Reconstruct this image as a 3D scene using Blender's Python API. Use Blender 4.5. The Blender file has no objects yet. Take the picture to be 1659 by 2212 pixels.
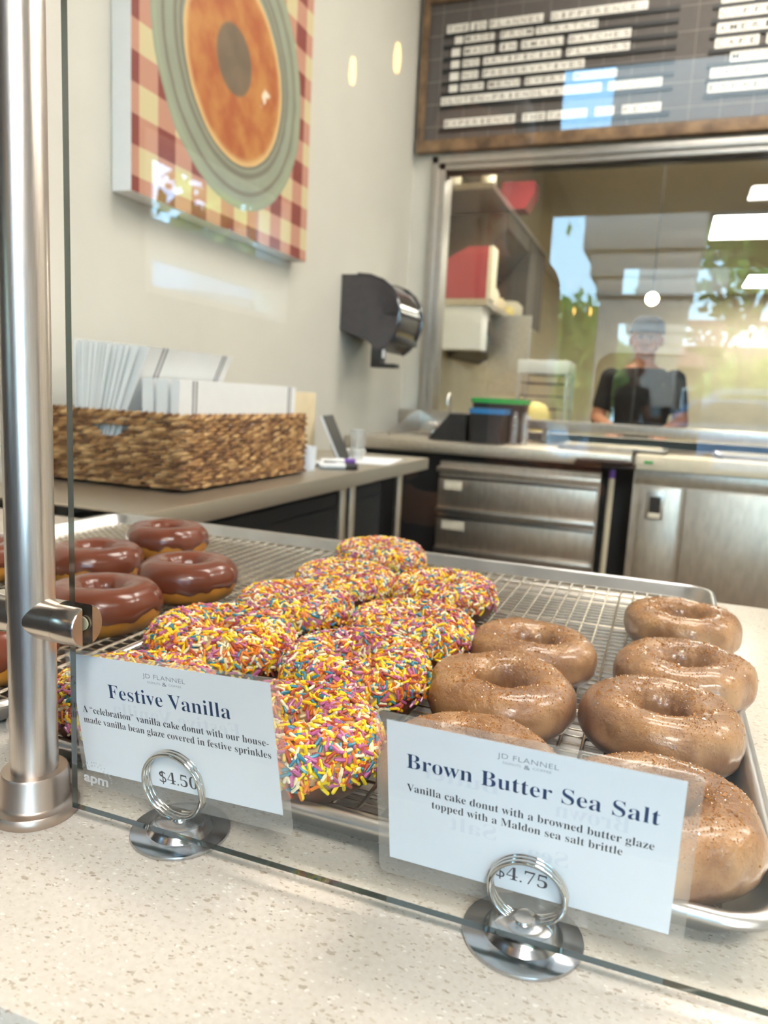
import bpy, bmesh, math, random
import numpy as np
from mathutils import Vector, Matrix, Quaternion, noise as mnoise

SC = bpy.context.scene
COL = SC.collection
PI = math.pi
rnd = random.Random(11)

# ------------------------------------------------------------------ camera, sky, sun, exposure
cam_d = bpy.data.cameras.new('camera')
cam = bpy.data.objects.new('camera', cam_d); COL.objects.link(cam)
cam_d.sensor_fit = 'VERTICAL'; cam_d.sensor_height = 36.0
cam_d.lens = 1600.0 / 2212.0 * 36.0
cam_d.clip_start = 0.01; cam_d.clip_end = 200
RX = Vector((0.93383896, 0.35404819, 0.05093793))
DN = Vector((0.10142564, -0.12553383, -0.98689113))
FW = Vector((-0.34301258, 0.9267638, -0.15313794))
M = Matrix.Identity(4)
for i in range(3):
    M[i][0] = RX[i]; M[i][1] = -DN[i]; M[i][2] = -FW[i]
M[0][3], M[1][3], M[2][3] = 0.0, 0.0, 0.238
cam.matrix_world = M
cam_d.dof.use_dof = True
cam_d.dof.focus_distance = 0.43
cam_d.dof.aperture_fstop = 9.5
SC.camera = cam

world = bpy.data.worlds.new('sky'); SC.world = world; world.use_nodes = True
wn = world.node_tree; wn.nodes.clear()
w_out = wn.nodes.new('ShaderNodeOutputWorld'); w_bg = wn.nodes.new('ShaderNodeBackground')
w_tc = wn.nodes.new('ShaderNodeTexCoord'); w_sep = wn.nodes.new('ShaderNodeSeparateXYZ'); w_ramp = wn.nodes.new('ShaderNodeValToRGB')
wn.links.new(w_tc.outputs['Generated'], w_sep.inputs[0]); wn.links.new(w_sep.outputs['Z'], w_ramp.inputs[0])
w_ramp.color_ramp.elements[0].position = 0.0; w_ramp.color_ramp.elements[0].color = (0.55, 0.82, 1.0, 1)
w_ramp.color_ramp.elements[1].position = 0.45; w_ramp.color_ramp.elements[1].color = (0.26, 0.60, 1.0, 1)
wn.links.new(w_ramp.outputs[0], w_bg.inputs['Color']); wn.links.new(w_bg.outputs[0], w_out.inputs['Surface'])
w_bg.inputs['Strength'].default_value = 8.5

sun_d = bpy.data.lights.new('sun', 'SUN'); sun_d.energy = 12.0; sun_d.angle = 0.01; sun_d.color = (1.0, 0.95, 0.87)
sun = bpy.data.objects.new('sun', sun_d); COL.objects.link(sun)
sun.rotation_euler = Vector((-0.60, -0.45, -0.60)).to_track_quat('-Z', 'Y').to_euler()

SC.view_settings.view_transform = 'Standard'; SC.view_settings.look = 'None'
SC.view_settings.exposure = 1.0; SC.view_settings.gamma = 1.0; SC.view_settings.use_curve_mapping = False
SC.cycles.use_denoising = True
SC.cycles.max_bounces = 9; SC.cycles.diffuse_bounces = 3; SC.cycles.glossy_bounces = 4
SC.cycles.transmission_bounces = 4; SC.cycles.transparent_max_bounces = 20
SC.cycles.caustics_reflective = False; SC.cycles.caustics_refractive = False
SC.cycles.sample_clamp_indirect = 4.0

PANEL_SHOP = 9.0        # radiance of the ceiling panels behind the counter
PANEL_LOBBY = 24.0      # ... and of the unseen panels added over the customers for front light
PANEL_KITCHEN = 15.0

# ------------------------------------------------------------------ materials
def srgb(r, g, b):
    f = lambda c: (c / 255.0 / 12.92) if c / 255.0 <= 0.04045 else ((c / 255.0 + 0.055) / 1.055) ** 2.4
    return (f(r), f(g), f(b), 1.0)

def new_mat(name):
    m = bpy.data.materials.new(name); m.use_nodes = True
    nt = m.node_tree
    return m, nt, nt.nodes['Principled BSDF']

def N(nt, t, **k):
    n = nt.nodes.new(t)
    for a, v in k.items(): setattr(n, a, v)
    return n

def mat(name, c, rough=0.5, metal=0.0, var=0.06, scale=30.0, bump=0.0, coat=0.0, spec=0.5, stretch=None, dist=0.001, c2=None):
    """principled surface whose colour wanders a little with a noise texture"""
    m, nt, b = new_mat(name)
    tc = N(nt, 'ShaderNodeTexCoord'); no = N(nt, 'ShaderNodeTexNoise')
    no.inputs['Scale'].default_value = scale; no.inputs['Detail'].default_value = 4
    src = tc.outputs['Object']
    if stretch:
        mp = N(nt, 'ShaderNodeMapping'); mp.inputs['Scale'].default_value = stretch
        nt.links.new(src, mp.inputs[0]); src = mp.outputs[0]
    nt.links.new(src, no.inputs['Vector'])
    r = N(nt, 'ShaderNodeValToRGB')
    r.color_ramp.elements[0].position = 0.3; r.color_ramp.elements[1].position = 0.7
    if c2 is None:
        r.color_ramp.elements[0].color = [max(0, v * (1 - var)) for v in c[:3]] + [1]
        r.color_ramp.elements[1].color = [min(1, v * (1 + var)) for v in c[:3]] + [1]
    else:
        r.color_ramp.elements[0].color = c; r.color_ramp.elements[1].color = c2
    nt.links.new(no.outputs['Fac'], r.inputs[0]); nt.links.new(r.outputs[0], b.inputs['Base Color'])
    b.inputs['Roughness'].default_value = rough; b.inputs['Metallic'].default_value = metal
    b.inputs['Coat Weight'].default_value = coat; b.inputs['Coat Roughness'].default_value = 0.12
    b.inputs['Specular IOR Level'].default_value = spec
    if bump:
        bp = N(nt, 'ShaderNodeBump'); bp.inputs['Strength'].default_value = bump; bp.inputs['Distance'].default_value = dist
        nt.links.new(no.outputs['Fac'], bp.inputs['Height']); nt.links.new(bp.outputs[0], b.inputs['Normal'])
    return m

def glass_mat(name, tint=(1, 1, 1, 1), f0=0.04, rough=0.0, haze=0.0, haze_col=(0.8, 0.8, 0.8, 1), rc=(1, 1, 1, 1)):
    """thin clear sheet: Schlick mix of straight-through and mirror, same from both sides"""
    m, nt, b = new_mat(name); nt.nodes.remove(b)
    out = nt.nodes['Material Output']
    lw = N(nt, 'ShaderNodeLayerWeight'); lw.inputs['Blend'].default_value = 0.5
    p = N(nt, 'ShaderNodeMath', operation='POWER'); p.inputs[1].default_value = 5.0
    nt.links.new(lw.outputs['Facing'], p.inputs[0])
    a = N(nt, 'ShaderNodeMath', operation='MULTIPLY_ADD'); a.inputs[1].default_value = 1 - f0; a.inputs[2].default_value = f0
    nt.links.new(p.outputs[0], a.inputs[0])
    t = N(nt, 'ShaderNodeBsdfTransparent'); t.inputs[0].default_value = tint
    g = N(nt, 'ShaderNodeBsdfGlossy'); g.inputs['Roughness'].default_value = rough; g.inputs[0].default_value = rc
    last = t.outputs[0]
    if haze:
        d = N(nt, 'ShaderNodeBsdfDiffuse'); d.inputs[0].default_value = haze_col
        mh = N(nt, 'ShaderNodeMixShader'); mh.inputs[0].default_value = haze
        nt.links.new(t.outputs[0], mh.inputs[1]); nt.links.new(d.outputs[0], mh.inputs[2]); last = mh.outputs[0]
    mx = N(nt, 'ShaderNodeMixShader')
    nt.links.new(a.outputs[0], mx.inputs[0]); nt.links.new(last, mx.inputs[1]); nt.links.new(g.outputs[0], mx.inputs[2])
    nt.links.new(mx.outputs[0], out.inputs[0])
    return m

def emit_mat(name, c, s):
    m, nt, b = new_mat(name)
    b.inputs['Base Color'].default_value = (0.8, 0.8, 0.8, 1)
    b.inputs['Emission Color'].default_value = c; b.inputs['Emission Strength'].default_value = s
    return m

class MathN:
    """tiny helper to write arithmetic with math nodes"""
    def __init__(self, nt): self.nt = nt
    def op(self, o, a, b=None, c=None):
        n = N(self.nt, 'ShaderNodeMath', operation=o)
        for i, v in enumerate((a, b, c)):
            if v is None: continue
            if isinstance(v, (int, float)): n.inputs[i].default_value = v
            else: self.nt.links.new(v, n.inputs[i])
        return n.outputs[0]
    def mix(self, f, a, b):
        n = N(self.nt, 'ShaderNodeMix', data_type='RGBA')
        if isinstance(f, (int, float)): n.inputs[0].default_value = f
        else: self.nt.links.new(f, n.inputs[0])
        for i, v in ((6, a), (7, b)):
            if isinstance(v, tuple): n.inputs[i].default_value = v
            else: self.nt.links.new(v, n.inputs[i])
        return n.outputs[2]
    def smooth(self, x, lo, hi):
        n = N(self.nt, 'ShaderNodeMapRange', interpolation_type='SMOOTHSTEP')
        self.nt.links.new(x, n.inputs[0]); n.inputs[1].default_value = lo; n.inputs[2].default_value = hi
        return n.outputs[0]

def quartz_mat():
    m, nt, b = new_mat('quartz'); k = MathN(nt)
    tc = N(nt, 'ShaderNodeTexCoord')
    no = N(nt, 'ShaderNodeTexNoise'); no.inputs['Scale'].default_value = 330; no.inputs['Detail'].default_value = 5
    nt.links.new(tc.outputs['Object'], no.inputs['Vector'])
    wob = N(nt, 'ShaderNodeVectorMath', operation='MULTIPLY_ADD')
    nt.links.new(no.outputs['Color'], wob.inputs[0]); wob.inputs[1].default_value = (0.0036,) * 3
    nt.links.new(tc.outputs['Object'], wob.inputs[2])
    base = k.mix(no.outputs['Fac'], srgb(212, 199, 182), srgb(236, 227, 213))
    col = base
    for sc, thr, keep, cc in ((420, 0.36, 0.62, srgb(206, 190, 166)), (290, 0.32, 0.72, srgb(188, 170, 144)), (210, 0.28, 0.82, srgb(176, 158, 134)), (480, 0.3, 0.80, srgb(158, 138, 114)), (150, 0.12, 0.90, srgb(130, 108, 88)), (380, 0.34, 0.75, srgb(250, 244, 232))):
        mp = N(nt, 'ShaderNodeMapping'); mp.inputs['Rotation'].default_value = (0, 0, sc * 0.7); mp.inputs['Scale'].default_value = (0.75, 1.7, 1.0)
        nt.links.new(wob.outputs[0], mp.inputs[0])
        v = N(nt, 'ShaderNodeTexVoronoi', feature='F1'); v.inputs['Scale'].default_value = sc
        nt.links.new(mp.outputs[0], v.inputs['Vector'])
        sep = N(nt, 'ShaderNodeSeparateColor'); nt.links.new(v.outputs['Color'], sep.inputs[0])
        on = k.op('GREATER_THAN', sep.outputs[0], keep)
        r = k.op('MULTIPLY', sep.outputs[1], thr)
        ins = k.op('LESS_THAN', v.outputs['Distance'], k.op('ADD', r, 0.08))
        col = k.mix(k.op('MULTIPLY', k.op('MULTIPLY', on, ins), 0.7), col, cc)
    nt.links.new(col, b.inputs['Base Color'])
    b.inputs['Roughness'].default_value = 0.22; b.inputs['Specular IOR Level'].default_value = 0.35
    return m

def glaze_mat():
    m, nt, b = new_mat('brown_butter_glaze'); k = MathN(nt)
    tc = N(nt, 'ShaderNodeTexCoord'); sp = N(nt, 'ShaderNodeSeparateXYZ'); nt.links.new(tc.outputs['Object'], sp.inputs[0])
    n1 = N(nt, 'ShaderNodeTexNoise'); n1.inputs['Scale'].default_value = 42; n1.inputs['Detail'].default_value = 6
    n2 = N(nt, 'ShaderNodeTexNoise'); n2.inputs['Scale'].default_value = 520; n2.inputs['Detail'].default_value = 3
    n3 = N(nt, 'ShaderNodeTexVoronoi'); n3.inputs['Scale'].default_value = 330
    for n in (n1, n2, n3): nt.links.new(tc.outputs['Object'], n.inputs['Vector'])
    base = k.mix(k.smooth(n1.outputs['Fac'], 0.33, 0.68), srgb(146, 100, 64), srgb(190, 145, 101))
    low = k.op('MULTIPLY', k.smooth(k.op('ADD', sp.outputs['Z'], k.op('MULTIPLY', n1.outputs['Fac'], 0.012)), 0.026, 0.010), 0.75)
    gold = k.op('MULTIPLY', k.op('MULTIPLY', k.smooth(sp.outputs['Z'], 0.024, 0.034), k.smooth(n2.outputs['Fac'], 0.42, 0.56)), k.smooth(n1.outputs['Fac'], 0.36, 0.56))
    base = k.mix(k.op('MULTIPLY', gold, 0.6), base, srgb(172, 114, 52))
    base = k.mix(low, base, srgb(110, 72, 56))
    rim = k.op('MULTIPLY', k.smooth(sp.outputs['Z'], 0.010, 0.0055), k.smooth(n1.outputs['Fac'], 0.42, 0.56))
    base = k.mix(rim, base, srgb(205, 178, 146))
    fleck = k.op('MULTIPLY', k.op('LESS_THAN', n3.outputs['Distance'], 0.13), 0.6)
    base = k.mix(fleck, base, srgb(92, 56, 36))
    nt.links.new(base, b.inputs['Base Color'])
    b.inputs['Roughness'].default_value = 0.32; b.inputs['Coat Weight'].default_value = 0.65; b.inputs['Coat Roughness'].default_value = 0.16
    b.inputs['Subsurface Weight'].default_value = 0.0
    bp = N(nt, 'ShaderNodeBump'); bp.inputs['Strength'].default_value = 0.85; bp.inputs['Distance'].default_value = 0.0022
    n4 = N(nt, 'ShaderNodeTexNoise'); n4.inputs['Scale'].default_value = 190; n4.inputs['Detail'].default_value = 4; nt.links.new(tc.outputs['Object'], n4.inputs['Vector'])
    grain = k.op('MULTIPLY', k.smooth(sp.outputs['Z'], 0.018, 0.034), k.op('ADD', n4.outputs['Fac'], k.op('MULTIPLY', n2.outputs['Fac'], 0.4)))
    h = k.op('ADD', n1.outputs['Fac'], k.op('ADD', k.op('MULTIPLY', grain, 0.9), k.op('MULTIPLY', n2.outputs['Fac'], 0.12)))
    nt.links.new(h, bp.inputs['Height']); nt.links.new(bp.outputs[0], b.inputs['Normal'])
    return m

def poster_mat():
    m, nt, b = new_mat('poster_print'); k = MathN(nt)
    tc = N(nt, 'ShaderNodeTexCoord'); sp = N(nt, 'ShaderNodeSeparateXYZ'); nt.links.new(tc.outputs['Object'], sp.inputs[0])
    u, v = sp.outputs['X'], sp.outputs['Y']          # metres from the plate's middle
    no = N(nt, 'ShaderNodeTexNoise'); no.inputs['Scale'].default_value = 9; no.inputs['Detail'].default_value = 5
    nt.links.new(tc.outputs['Object'], no.inputs['Vector'])
    n2 = N(nt, 'ShaderNodeTexNoise'); n2.inputs['Scale'].default_value = 11; n2.inputs['Detail'].default_value = 5
    nt.links.new(tc.outputs['Object'], n2.inputs['Vector'])
    ru = k.op('LESS_THAN', k.op('FLOORED_MODULO', k.op('ADD', u, 0.5125), 0.1445), 0.0725)
    rv = k.op('LESS_THAN', k.op('FLOORED_MODULO', k.op('ADD', v, 0.507), 0.1425), 0.071)
    anyr = k.op('MAXIMUM', ru, rv); both = k.op('MULTIPLY', ru, rv)
    col = k.mix(anyr, srgb(208, 194, 150), srgb(192, 140, 118))
    col = k.mix(both, col, srgb(134, 62, 54))
    wu = k.op('ADD', u, k.op('MULTIPLY', k.op('SUBTRACT', no.outputs['Fac'], 0.5), 0.02))
    r = k.op('SQRT', k.op('ADD', k.op('MULTIPLY', wu, wu), k.op('MULTIPLY', v, v)))
    inp = k.op('LESS_THAN', r, 0.400)
    plate = k.mix(no.outputs['Fac'], srgb(136, 140, 120), srgb(162, 166, 146))
    for rr, wd in ((0.352, 0.010), (0.300, 0.013), (0.275, 0.012)):
        ring = k.smooth(k.op('ABSOLUTE', k.op('SUBTRACT', r, rr)), wd, wd * 0.3)
        plate = k.mix(k.op('MULTIPLY', ring, 0.75), plate, srgb(112, 106, 92))
    ring = k.smooth(k.op('ABSOLUTE', k.op('SUBTRACT', r, 0.384)), 0.012, 0.004)
    plate = k.mix(k.op('MULTIPLY', ring, 0.5), plate, srgb(160, 172, 138))
    col = k.mix(inp, col, plate)
    du = k.op('SUBTRACT', wu, 0.0); dv = k.op('ADD', v, 0.012)
    rd = k.op('SQRT', k.op('ADD', k.op('MULTIPLY', du, du), k.op('MULTIPLY', dv, dv)))
    dn = k.mix(k.smooth(n2.outputs['Fac'], 0.35, 0.65), srgb(172, 92, 48), srgb(194, 132, 70))
    edge = k.smooth(rd, 0.235, 0.258)
    dn = k.mix(k.op('MULTIPLY', edge, 0.7), dn, srgb(232, 200, 140))
    col = k.mix(k.op('LESS_THAN', rd, 0.262), col, dn)
    spot = k.op('MULTIPLY', k.smooth(no.outputs['Fac'], 0.64, 0.70), k.op('LESS_THAN', rd, 0.22))
    col = k.mix(k.op('MULTIPLY', spot, 0.8), col, srgb(250, 238, 214))
    hu = k.op('ADD', u, 0.018); hv = k.op('SUBTRACT', v, 0.005)
    rh = k.op('SQRT', k.op('ADD', k.op('MULTIPLY', hu, hu), k.op('MULTIPLY', hv, hv)))
    col = k.mix(k.smooth(rh, 0.100, 0.088), col, k.mix(n2.outputs['Fac'], srgb(84, 72, 60), srgb(140, 118, 92)))
    nt.links.new(col, b.inputs['Base Color']); b.inputs['Roughness'].default_value = 0.55
    return m

def brushed(name, c, rough, axis=(1, 1, 40), var=0.12, aniso=0.0):
    return mat(name, c, rough=rough, metal=1.0, var=var, scale=60, stretch=axis, bump=0.05, dist=0.0004)

MT = {
    'wall': mat('warm_white_paint', srgb(212, 208, 196), 0.75, var=0.02, scale=6),
    'ceiling': mat('ceiling_paint', srgb(232, 228, 218), 0.9, var=0.02),
    'floor': mat('brown_floor_tile', srgb(84, 68, 58), 0.5, var=0.2, scale=8),
    'quartz': quartz_mat(),
    'steel': brushed('brushed_steel', srgb(196, 190, 182), 0.30, (1, 1, 1)),
    'steel_post': mat('satin_steel', srgb(214, 206, 198), 0.30, 1.0, var=0.06, scale=90, stretch=(14, 14, 0.6), bump=0.03, dist=0.0003),
    'steel_warm': brushed('worn_steel', srgb(204, 194, 178), 0.42, (1, 30, 1)),
    'steel_door': brushed('door_steel', srgb(206, 194, 180), 0.36, (1, 1, 0.3)),
    'chrome': mat('chrome', srgb(226, 224, 220), 0.07, 1.0, var=0.03),
    'satin_chrome': mat('satin_chrome', srgb(206, 206, 206), 0.2, 1.0, var=0.05, scale=200),
    'alu': mat('sheet_aluminium', srgb(206, 205, 204), 0.33, 1.0, var=0.12, scale=22, bump=0.12, dist=0.001),
    'alu_frame': mat('anodised_aluminium', srgb(182, 178, 172), 0.38, 1.0, var=0.05),
    'wire': mat('rack_wire', srgb(214, 205, 190), 0.25, 1.0, var=0.1),
    'black': mat('black_plastic', srgb(30, 28, 28), 0.45, var=0.2),
    'dark': mat('near_black_paint', srgb(9, 9, 13), 0.6, var=0.2),
    'smoke': mat('smoked_plastic', srgb(58, 54, 58), 0.16, var=0.1, coat=0.6),
    'white': mat('white_card', srgb(238, 238, 236), 0.7, var=0.02),
    'paper': mat('white_paper', srgb(240, 242, 246), 0.8, var=0.01),
    'navy': mat('navy_ink', srgb(28, 56, 98), 0.7, var=0.05),
    'grey_ink': mat('grey_ink', srgb(48, 48, 54), 0.7, var=0.05),
    'pale_ink': mat('pale_grey_ink', srgb(112, 122, 134), 0.7, var=0.05),
    'ghost_ink': mat('ink_showing_through', srgb(231, 234, 241), 0.8, var=0.01),
    'stripe': mat('grey_print', srgb(118, 116, 120), 0.7, var=0.05),
    'etch': glass_mat('etched_glass', (0.95, 0.95, 0.95, 1), 0.04, 0.3, 0.42, (0.85, 0.86, 0.86, 1)),
    'glass': glass_mat('clear_glass', (0.985, 0.995, 0.99, 1), 0.034),
    'pane': glass_mat('window_glass', (0.98, 0.99, 0.985, 1), 0.04),
    'front_pane': glass_mat('storefront_glass', (0.97, 0.985, 0.98, 1), 0.04),
    'edge': glass_mat('green_glass_edge', (0.012, 0.04, 0.033, 1), 0.16, 0.05, 0.03, (0.45, 0.6, 0.55, 1)),
    'laminate': glass_mat('clear_laminate', (0.98, 0.975, 0.97, 1), 0.04, 0.12, 0.14, (0.84, 0.76, 0.68, 1)),
    'clear': glass_mat('clear_plastic', (0.96, 0.96, 0.95, 1), 0.06, 0.05, 0.15, (0.9, 0.9, 0.88, 1)),
    'choc': mat('chocolate_icing', srgb(116, 58, 38), 0.22, var=0.10, scale=18, coat=0.2, bump=0.10, dist=0.002),
    'dough': mat('fried_dough', srgb(206, 136, 50), 0.5, var=0.22, scale=45, bump=0.25, dist=0.001),
    'cake': mat('brown_cake', srgb(108, 60, 34), 0.6, var=0.28, scale=70, bump=0.5, dist=0.001),
    'vglaze': mat('vanilla_glaze', srgb(204, 168, 120), 0.3, var=0.08, scale=60, coat=0.3, bump=0.1),
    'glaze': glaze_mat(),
    'crumb': mat('toffee_crumb', srgb(172, 118, 64), 0.15, var=0.28, scale=200, coat=0.6),
    'poster': poster_mat(),
    'wood': mat('walnut_wood', srgb(84, 62, 44), 0.5, var=0.4, scale=14, stretch=(1, 1, 1), c2=srgb(148, 118, 84)),
    'felt': mat('charcoal_board', srgb(92, 86, 82), 0.8, var=0.05, scale=40),
    'felt_line': mat('board_seam', srgb(142, 132, 124), 0.8),
    'rail': mat('black_rail', srgb(26, 25, 25), 0.5),
    'tile_w': mat('white_letter_tile', srgb(238, 233, 222), 0.5, var=0.03),
    'tile_ink': mat('tile_letter_ink', srgb(128, 118, 108), 0.6),
    'tile_ink2': mat('tile_letter_ink_dark', srgb(52, 50, 50), 0.6),
    'tan': mat('tan_cardboard', srgb(222, 204, 168), 0.8, var=0.05),
    'green': mat('green_plastic', srgb(38, 160, 70), 0.4),
    'blue': mat('blue_plastic', srgb(40, 120, 180), 0.4),
    'yellow': mat('yellow_plastic', srgb(236, 214, 130), 0.5),
    'red': mat('red_enamel', srgb(168, 58, 68), 0.35),
    'brown_tray': mat('brown_tray', srgb(58, 36, 28), 0.4),
    'purple': mat('purple_plastic', srgb(100, 60, 150), 0.4),
    'pole': mat('beige_pole', srgb(206, 192, 164), 0.5),
    'cream': mat('cream_surface', srgb(226, 216, 190), 0.5, var=0.06),
    'kitchen_wall': mat('kitchen_wall_panel', srgb(232, 222, 192), 0.5, var=0.06, scale=5),
    'kitchen_dark': mat('dark_brown_steel', srgb(84, 74, 64), 0.45, 0.7, var=0.2, scale=6),  # dark brown metal with uneven tone
    'label': mat('cream_label', srgb(226, 214, 190), 0.7),
    'gasket': mat('white_gasket', srgb(236, 228, 196), 0.6),
    'bezel': mat('dark_grey_metal', srgb(70, 66, 64), 0.4, 0.8),
    'skin': mat('skin', srgb(186, 128, 98), 0.5, var=0.05),
    'shirt_black': mat('black_cotton', srgb(28, 26, 28), 0.85, var=0.15),
    'shirt_grey': mat('charcoal_cotton', srgb(66, 68, 74), 0.85, var=0.1),
    'trouser': mat('dark_denim', srgb(44, 46, 56), 0.85, var=0.15),
    'shoe': mat('black_rubber', srgb(22, 22, 22), 0.6),
    'cap': mat('grey_cap_cloth', srgb(70, 72, 78), 0.85),
    'eye': mat('dark_eye', srgb(30, 24, 22), 0.2),
    'lip': mat('lip', srgb(150, 86, 74), 0.5),
    'bark': mat('bark', srgb(96, 74, 58), 0.9, var=0.3),
    'leaf': mat('leaf_green', srgb(120, 150, 50), 0.6, var=0.3, scale=3),
    'leaf_y': mat('leaf_yellow_green', srgb(176, 186, 84), 0.6, var=0.25, scale=3),
    'stucco': mat('grey_stucco', srgb(176, 168, 160), 0.9, var=0.05),
    'roof_tile': mat('pink_roof_tile', srgb(150, 80, 70), 0.8, var=0.1),
    'house': mat('tan_stucco', srgb(104, 90, 80), 0.9, var=0.05),
    'asphalt': mat('grey_pavement', srgb(112, 106, 100), 0.9, var=0.08),
    'awning': mat('brown_canvas', srgb(74, 52, 44), 0.9, var=0.08),
    'car_paint': mat('blue_car_paint', srgb(130, 165, 205), 0.2, 0.2, coat=0.8),
    'car_glass': mat('dark_car_glass', srgb(40, 60, 80), 0.08),
    'tyre': mat('tyre_rubber', srgb(24, 24, 24), 0.8),
    'umbrella_cloth': mat('blue_grey_canvas', srgb(120, 150, 176), 0.8),
    'panel_shop': emit_mat('ceiling_panel_glow', (1.0, 0.93, 0.84, 1), PANEL_SHOP),
    'fill_lobby': emit_mat('lobby_fill_glow', (1.0, 0.955, 0.90, 1), PANEL_LOBBY),
    'panel_kitchen': emit_mat('kitchen_panel_glow', (1.0, 0.93, 0.78, 1), PANEL_KITCHEN),
    'bulb': emit_mat('warm_bulb_glow', (1.0, 0.55, 0.12, 1), 14.0),
    'bulb_kitchen': emit_mat('warm_bulb_glow_soft', (1.0, 0.8, 0.5, 1), 14.0),
}
SPRINKLE_COLS = [('yellow', (250, 214, 30), 26), ('orange', (228, 128, 36), 17), ('mauve', (188, 98, 148), 19),
                 ('brick', (176, 70, 44), 15), ('teal', (52, 134, 160), 10), ('ivory', (246, 234, 196), 16)]
SPR = [mat('sprinkle_' + n, srgb(*c), 0.35, var=0.05, coat=0.2) for n, c, w in SPRINKLE_COLS]
MT['wood'].node_tree.nodes['Noise Texture'].inputs['Detail'].default_value = 8

# ------------------------------------------------------------------ mesh building
class MB:
    """collects primitives into one mesh; the last argument of each is a material slot"""
    def __init__(self): self.v = []; self.f = []; self.m = []
    def add(self, vs, fs, mi=0):
        o = len(self.v); self.v.extend([tuple(p) for p in vs])
        for f in fs: self.f.append([i + o for i in f]); self.m.append(mi)
        return self
    def box(self, x0, x1, y0, y1, z0, z1, mi=0, bev=0.0):
        if bev <= 0:
            vs = [(x, y, z) for z in (z0, z1) for y in (y0, y1) for x in (x0, x1)]
            return self.add(vs, [(0, 2, 3, 1), (4, 5, 7, 6), (0, 1, 5, 4), (2, 6, 7, 3), (0, 4, 6, 2), (1, 3, 7, 5)], mi)
        bm = bmesh.new(); bmesh.ops.create_cube(bm, size=1.0)
        for v in bm.verts: v.co = Vector(((x0 + x1) / 2 + v.co.x * (x1 - x0), (y0 + y1) / 2 + v.co.y * (y1 - y0), (z0 + z1) / 2 + v.co.z * (z1 - z0)))
        bmesh.ops.bevel(bm, geom=bm.edges[:], offset=bev, segments=2, affect='EDGES', profile=0.6)
        return self.bm(bm, mi)
    def bm(self, bm, mi=0):
        bm.verts.index_update()
        self.add([v.co[:] for v in bm.verts], [[v.index for v in f.verts] for f in bm.faces], mi); bm.free(); return self
    def tube(self, pts, r, n=8, mi=0, closed=False, caps=True):
        pts = [Vector(p) for p in pts]; rings = []
        rr = r if isinstance(r, (list, tuple)) else [r] * len(pts)
        prev = None
        for i, p in enumerate(pts):
            if closed: t = pts[(i + 1) % len(pts)] - pts[i - 1]
            else: t = pts[min(i + 1, len(pts) - 1)] - pts[max(i - 1, 0)]
            t.normalize()
            if prev is None:
                a = Vector((0, 0, 1)) if abs(t.z) < 0.9 else Vector((1, 0, 0)); nx = t.cross(a).normalized()
            else: nx = (prev - t * prev.dot(t)).normalized()
            prev = nx; ny = t.cross(nx)
            rings.append([p + (nx * math.cos(2 * PI * j / n) + ny * math.sin(2 * PI * j / n)) * rr[i] for j in range(n)])
        return self.loft(rings, mi, closed=closed, caps=caps)
    def loft(self, rings, mi=0, closed=False, caps=True):
        n = len(rings[0]); vs = [p for r in rings for p in r]; fs = []
        k = len(rings)
        for i in range(k if closed else k - 1):
            for j in range(n):
                a = i * n + j; b = i * n + (j + 1) % n; c = ((i + 1) % k) * n + (j + 1) % n; d = ((i + 1) % k) * n + j
                fs.append((a, b, c, d))
        if caps and not closed: fs.append(tuple(range(n - 1, -1, -1))); fs.append(tuple((k - 1) * n + j for j in range(n)))
        return self.add(vs, fs, mi)
    def lathe(self, prof, c=(0, 0, 0), n=48, mi=0, caps=True):
        return self.loft([[(c[0] + r * math.cos(2 * PI * j / n), c[1] + r * math.sin(2 * PI * j / n), c[2] + z) for j in range(n)] for r, z in prof], mi, caps=caps)
    def ball(self, c, r, mi=0, u=16, w=10):
        rx, ry, rz = r if isinstance(r, tuple) else (r, r, r)
        rings = []
        for i in range(w + 1):
            a = PI * i / w - PI / 2; s = max(math.cos(a), 1e-3)
            rings.append([(c[0] + rx * s * math.cos(2 * PI * j / u), c[1] + ry * s * math.sin(2 * PI * j / u), c[2] + rz * math.sin(a)) for j in range(u)])
        return self.loft(rings, mi)
    def prism(self, poly, fn, d0, d1, mi=0):
        """poly in 2-D, fn(a, b, d) -> 3-D"""
        return self.loft([[fn(a, b, d0) for a, b in poly], [fn(a, b, d1) for a, b in poly]], mi)
    def build(self, name, mats, parent=None, smooth=40, origin=None):
        me = bpy.data.meshes.new(name)
        vs = self.v
        if origin is not None: vs = [(p[0] - origin[0], p[1] - origin[1], p[2] - origin[2]) for p in vs]
        me.from_pydata(vs, [], self.f)
        for m in (mats if isinstance(mats, (list, tuple)) else [mats]): me.materials.append(m)
        me.polygons.foreach_set('material_index', self.m)
        bm = bmesh.new(); bm.from_mesh(me); bmesh.ops.recalc_face_normals(bm, faces=bm.faces[:]); bm.to_mesh(me); bm.free()
        if smooth:
            me.polygons.foreach_set('use_smooth', [True] * len(me.polygons)); me.set_sharp_from_angle(angle=math.radians(smooth))
        me.update()
        o = bpy.data.objects.new(name, me); COL.objects.link(o)
        if origin is not None: o.location = origin
        if parent is not None: o.parent = parent
        return o

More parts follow.
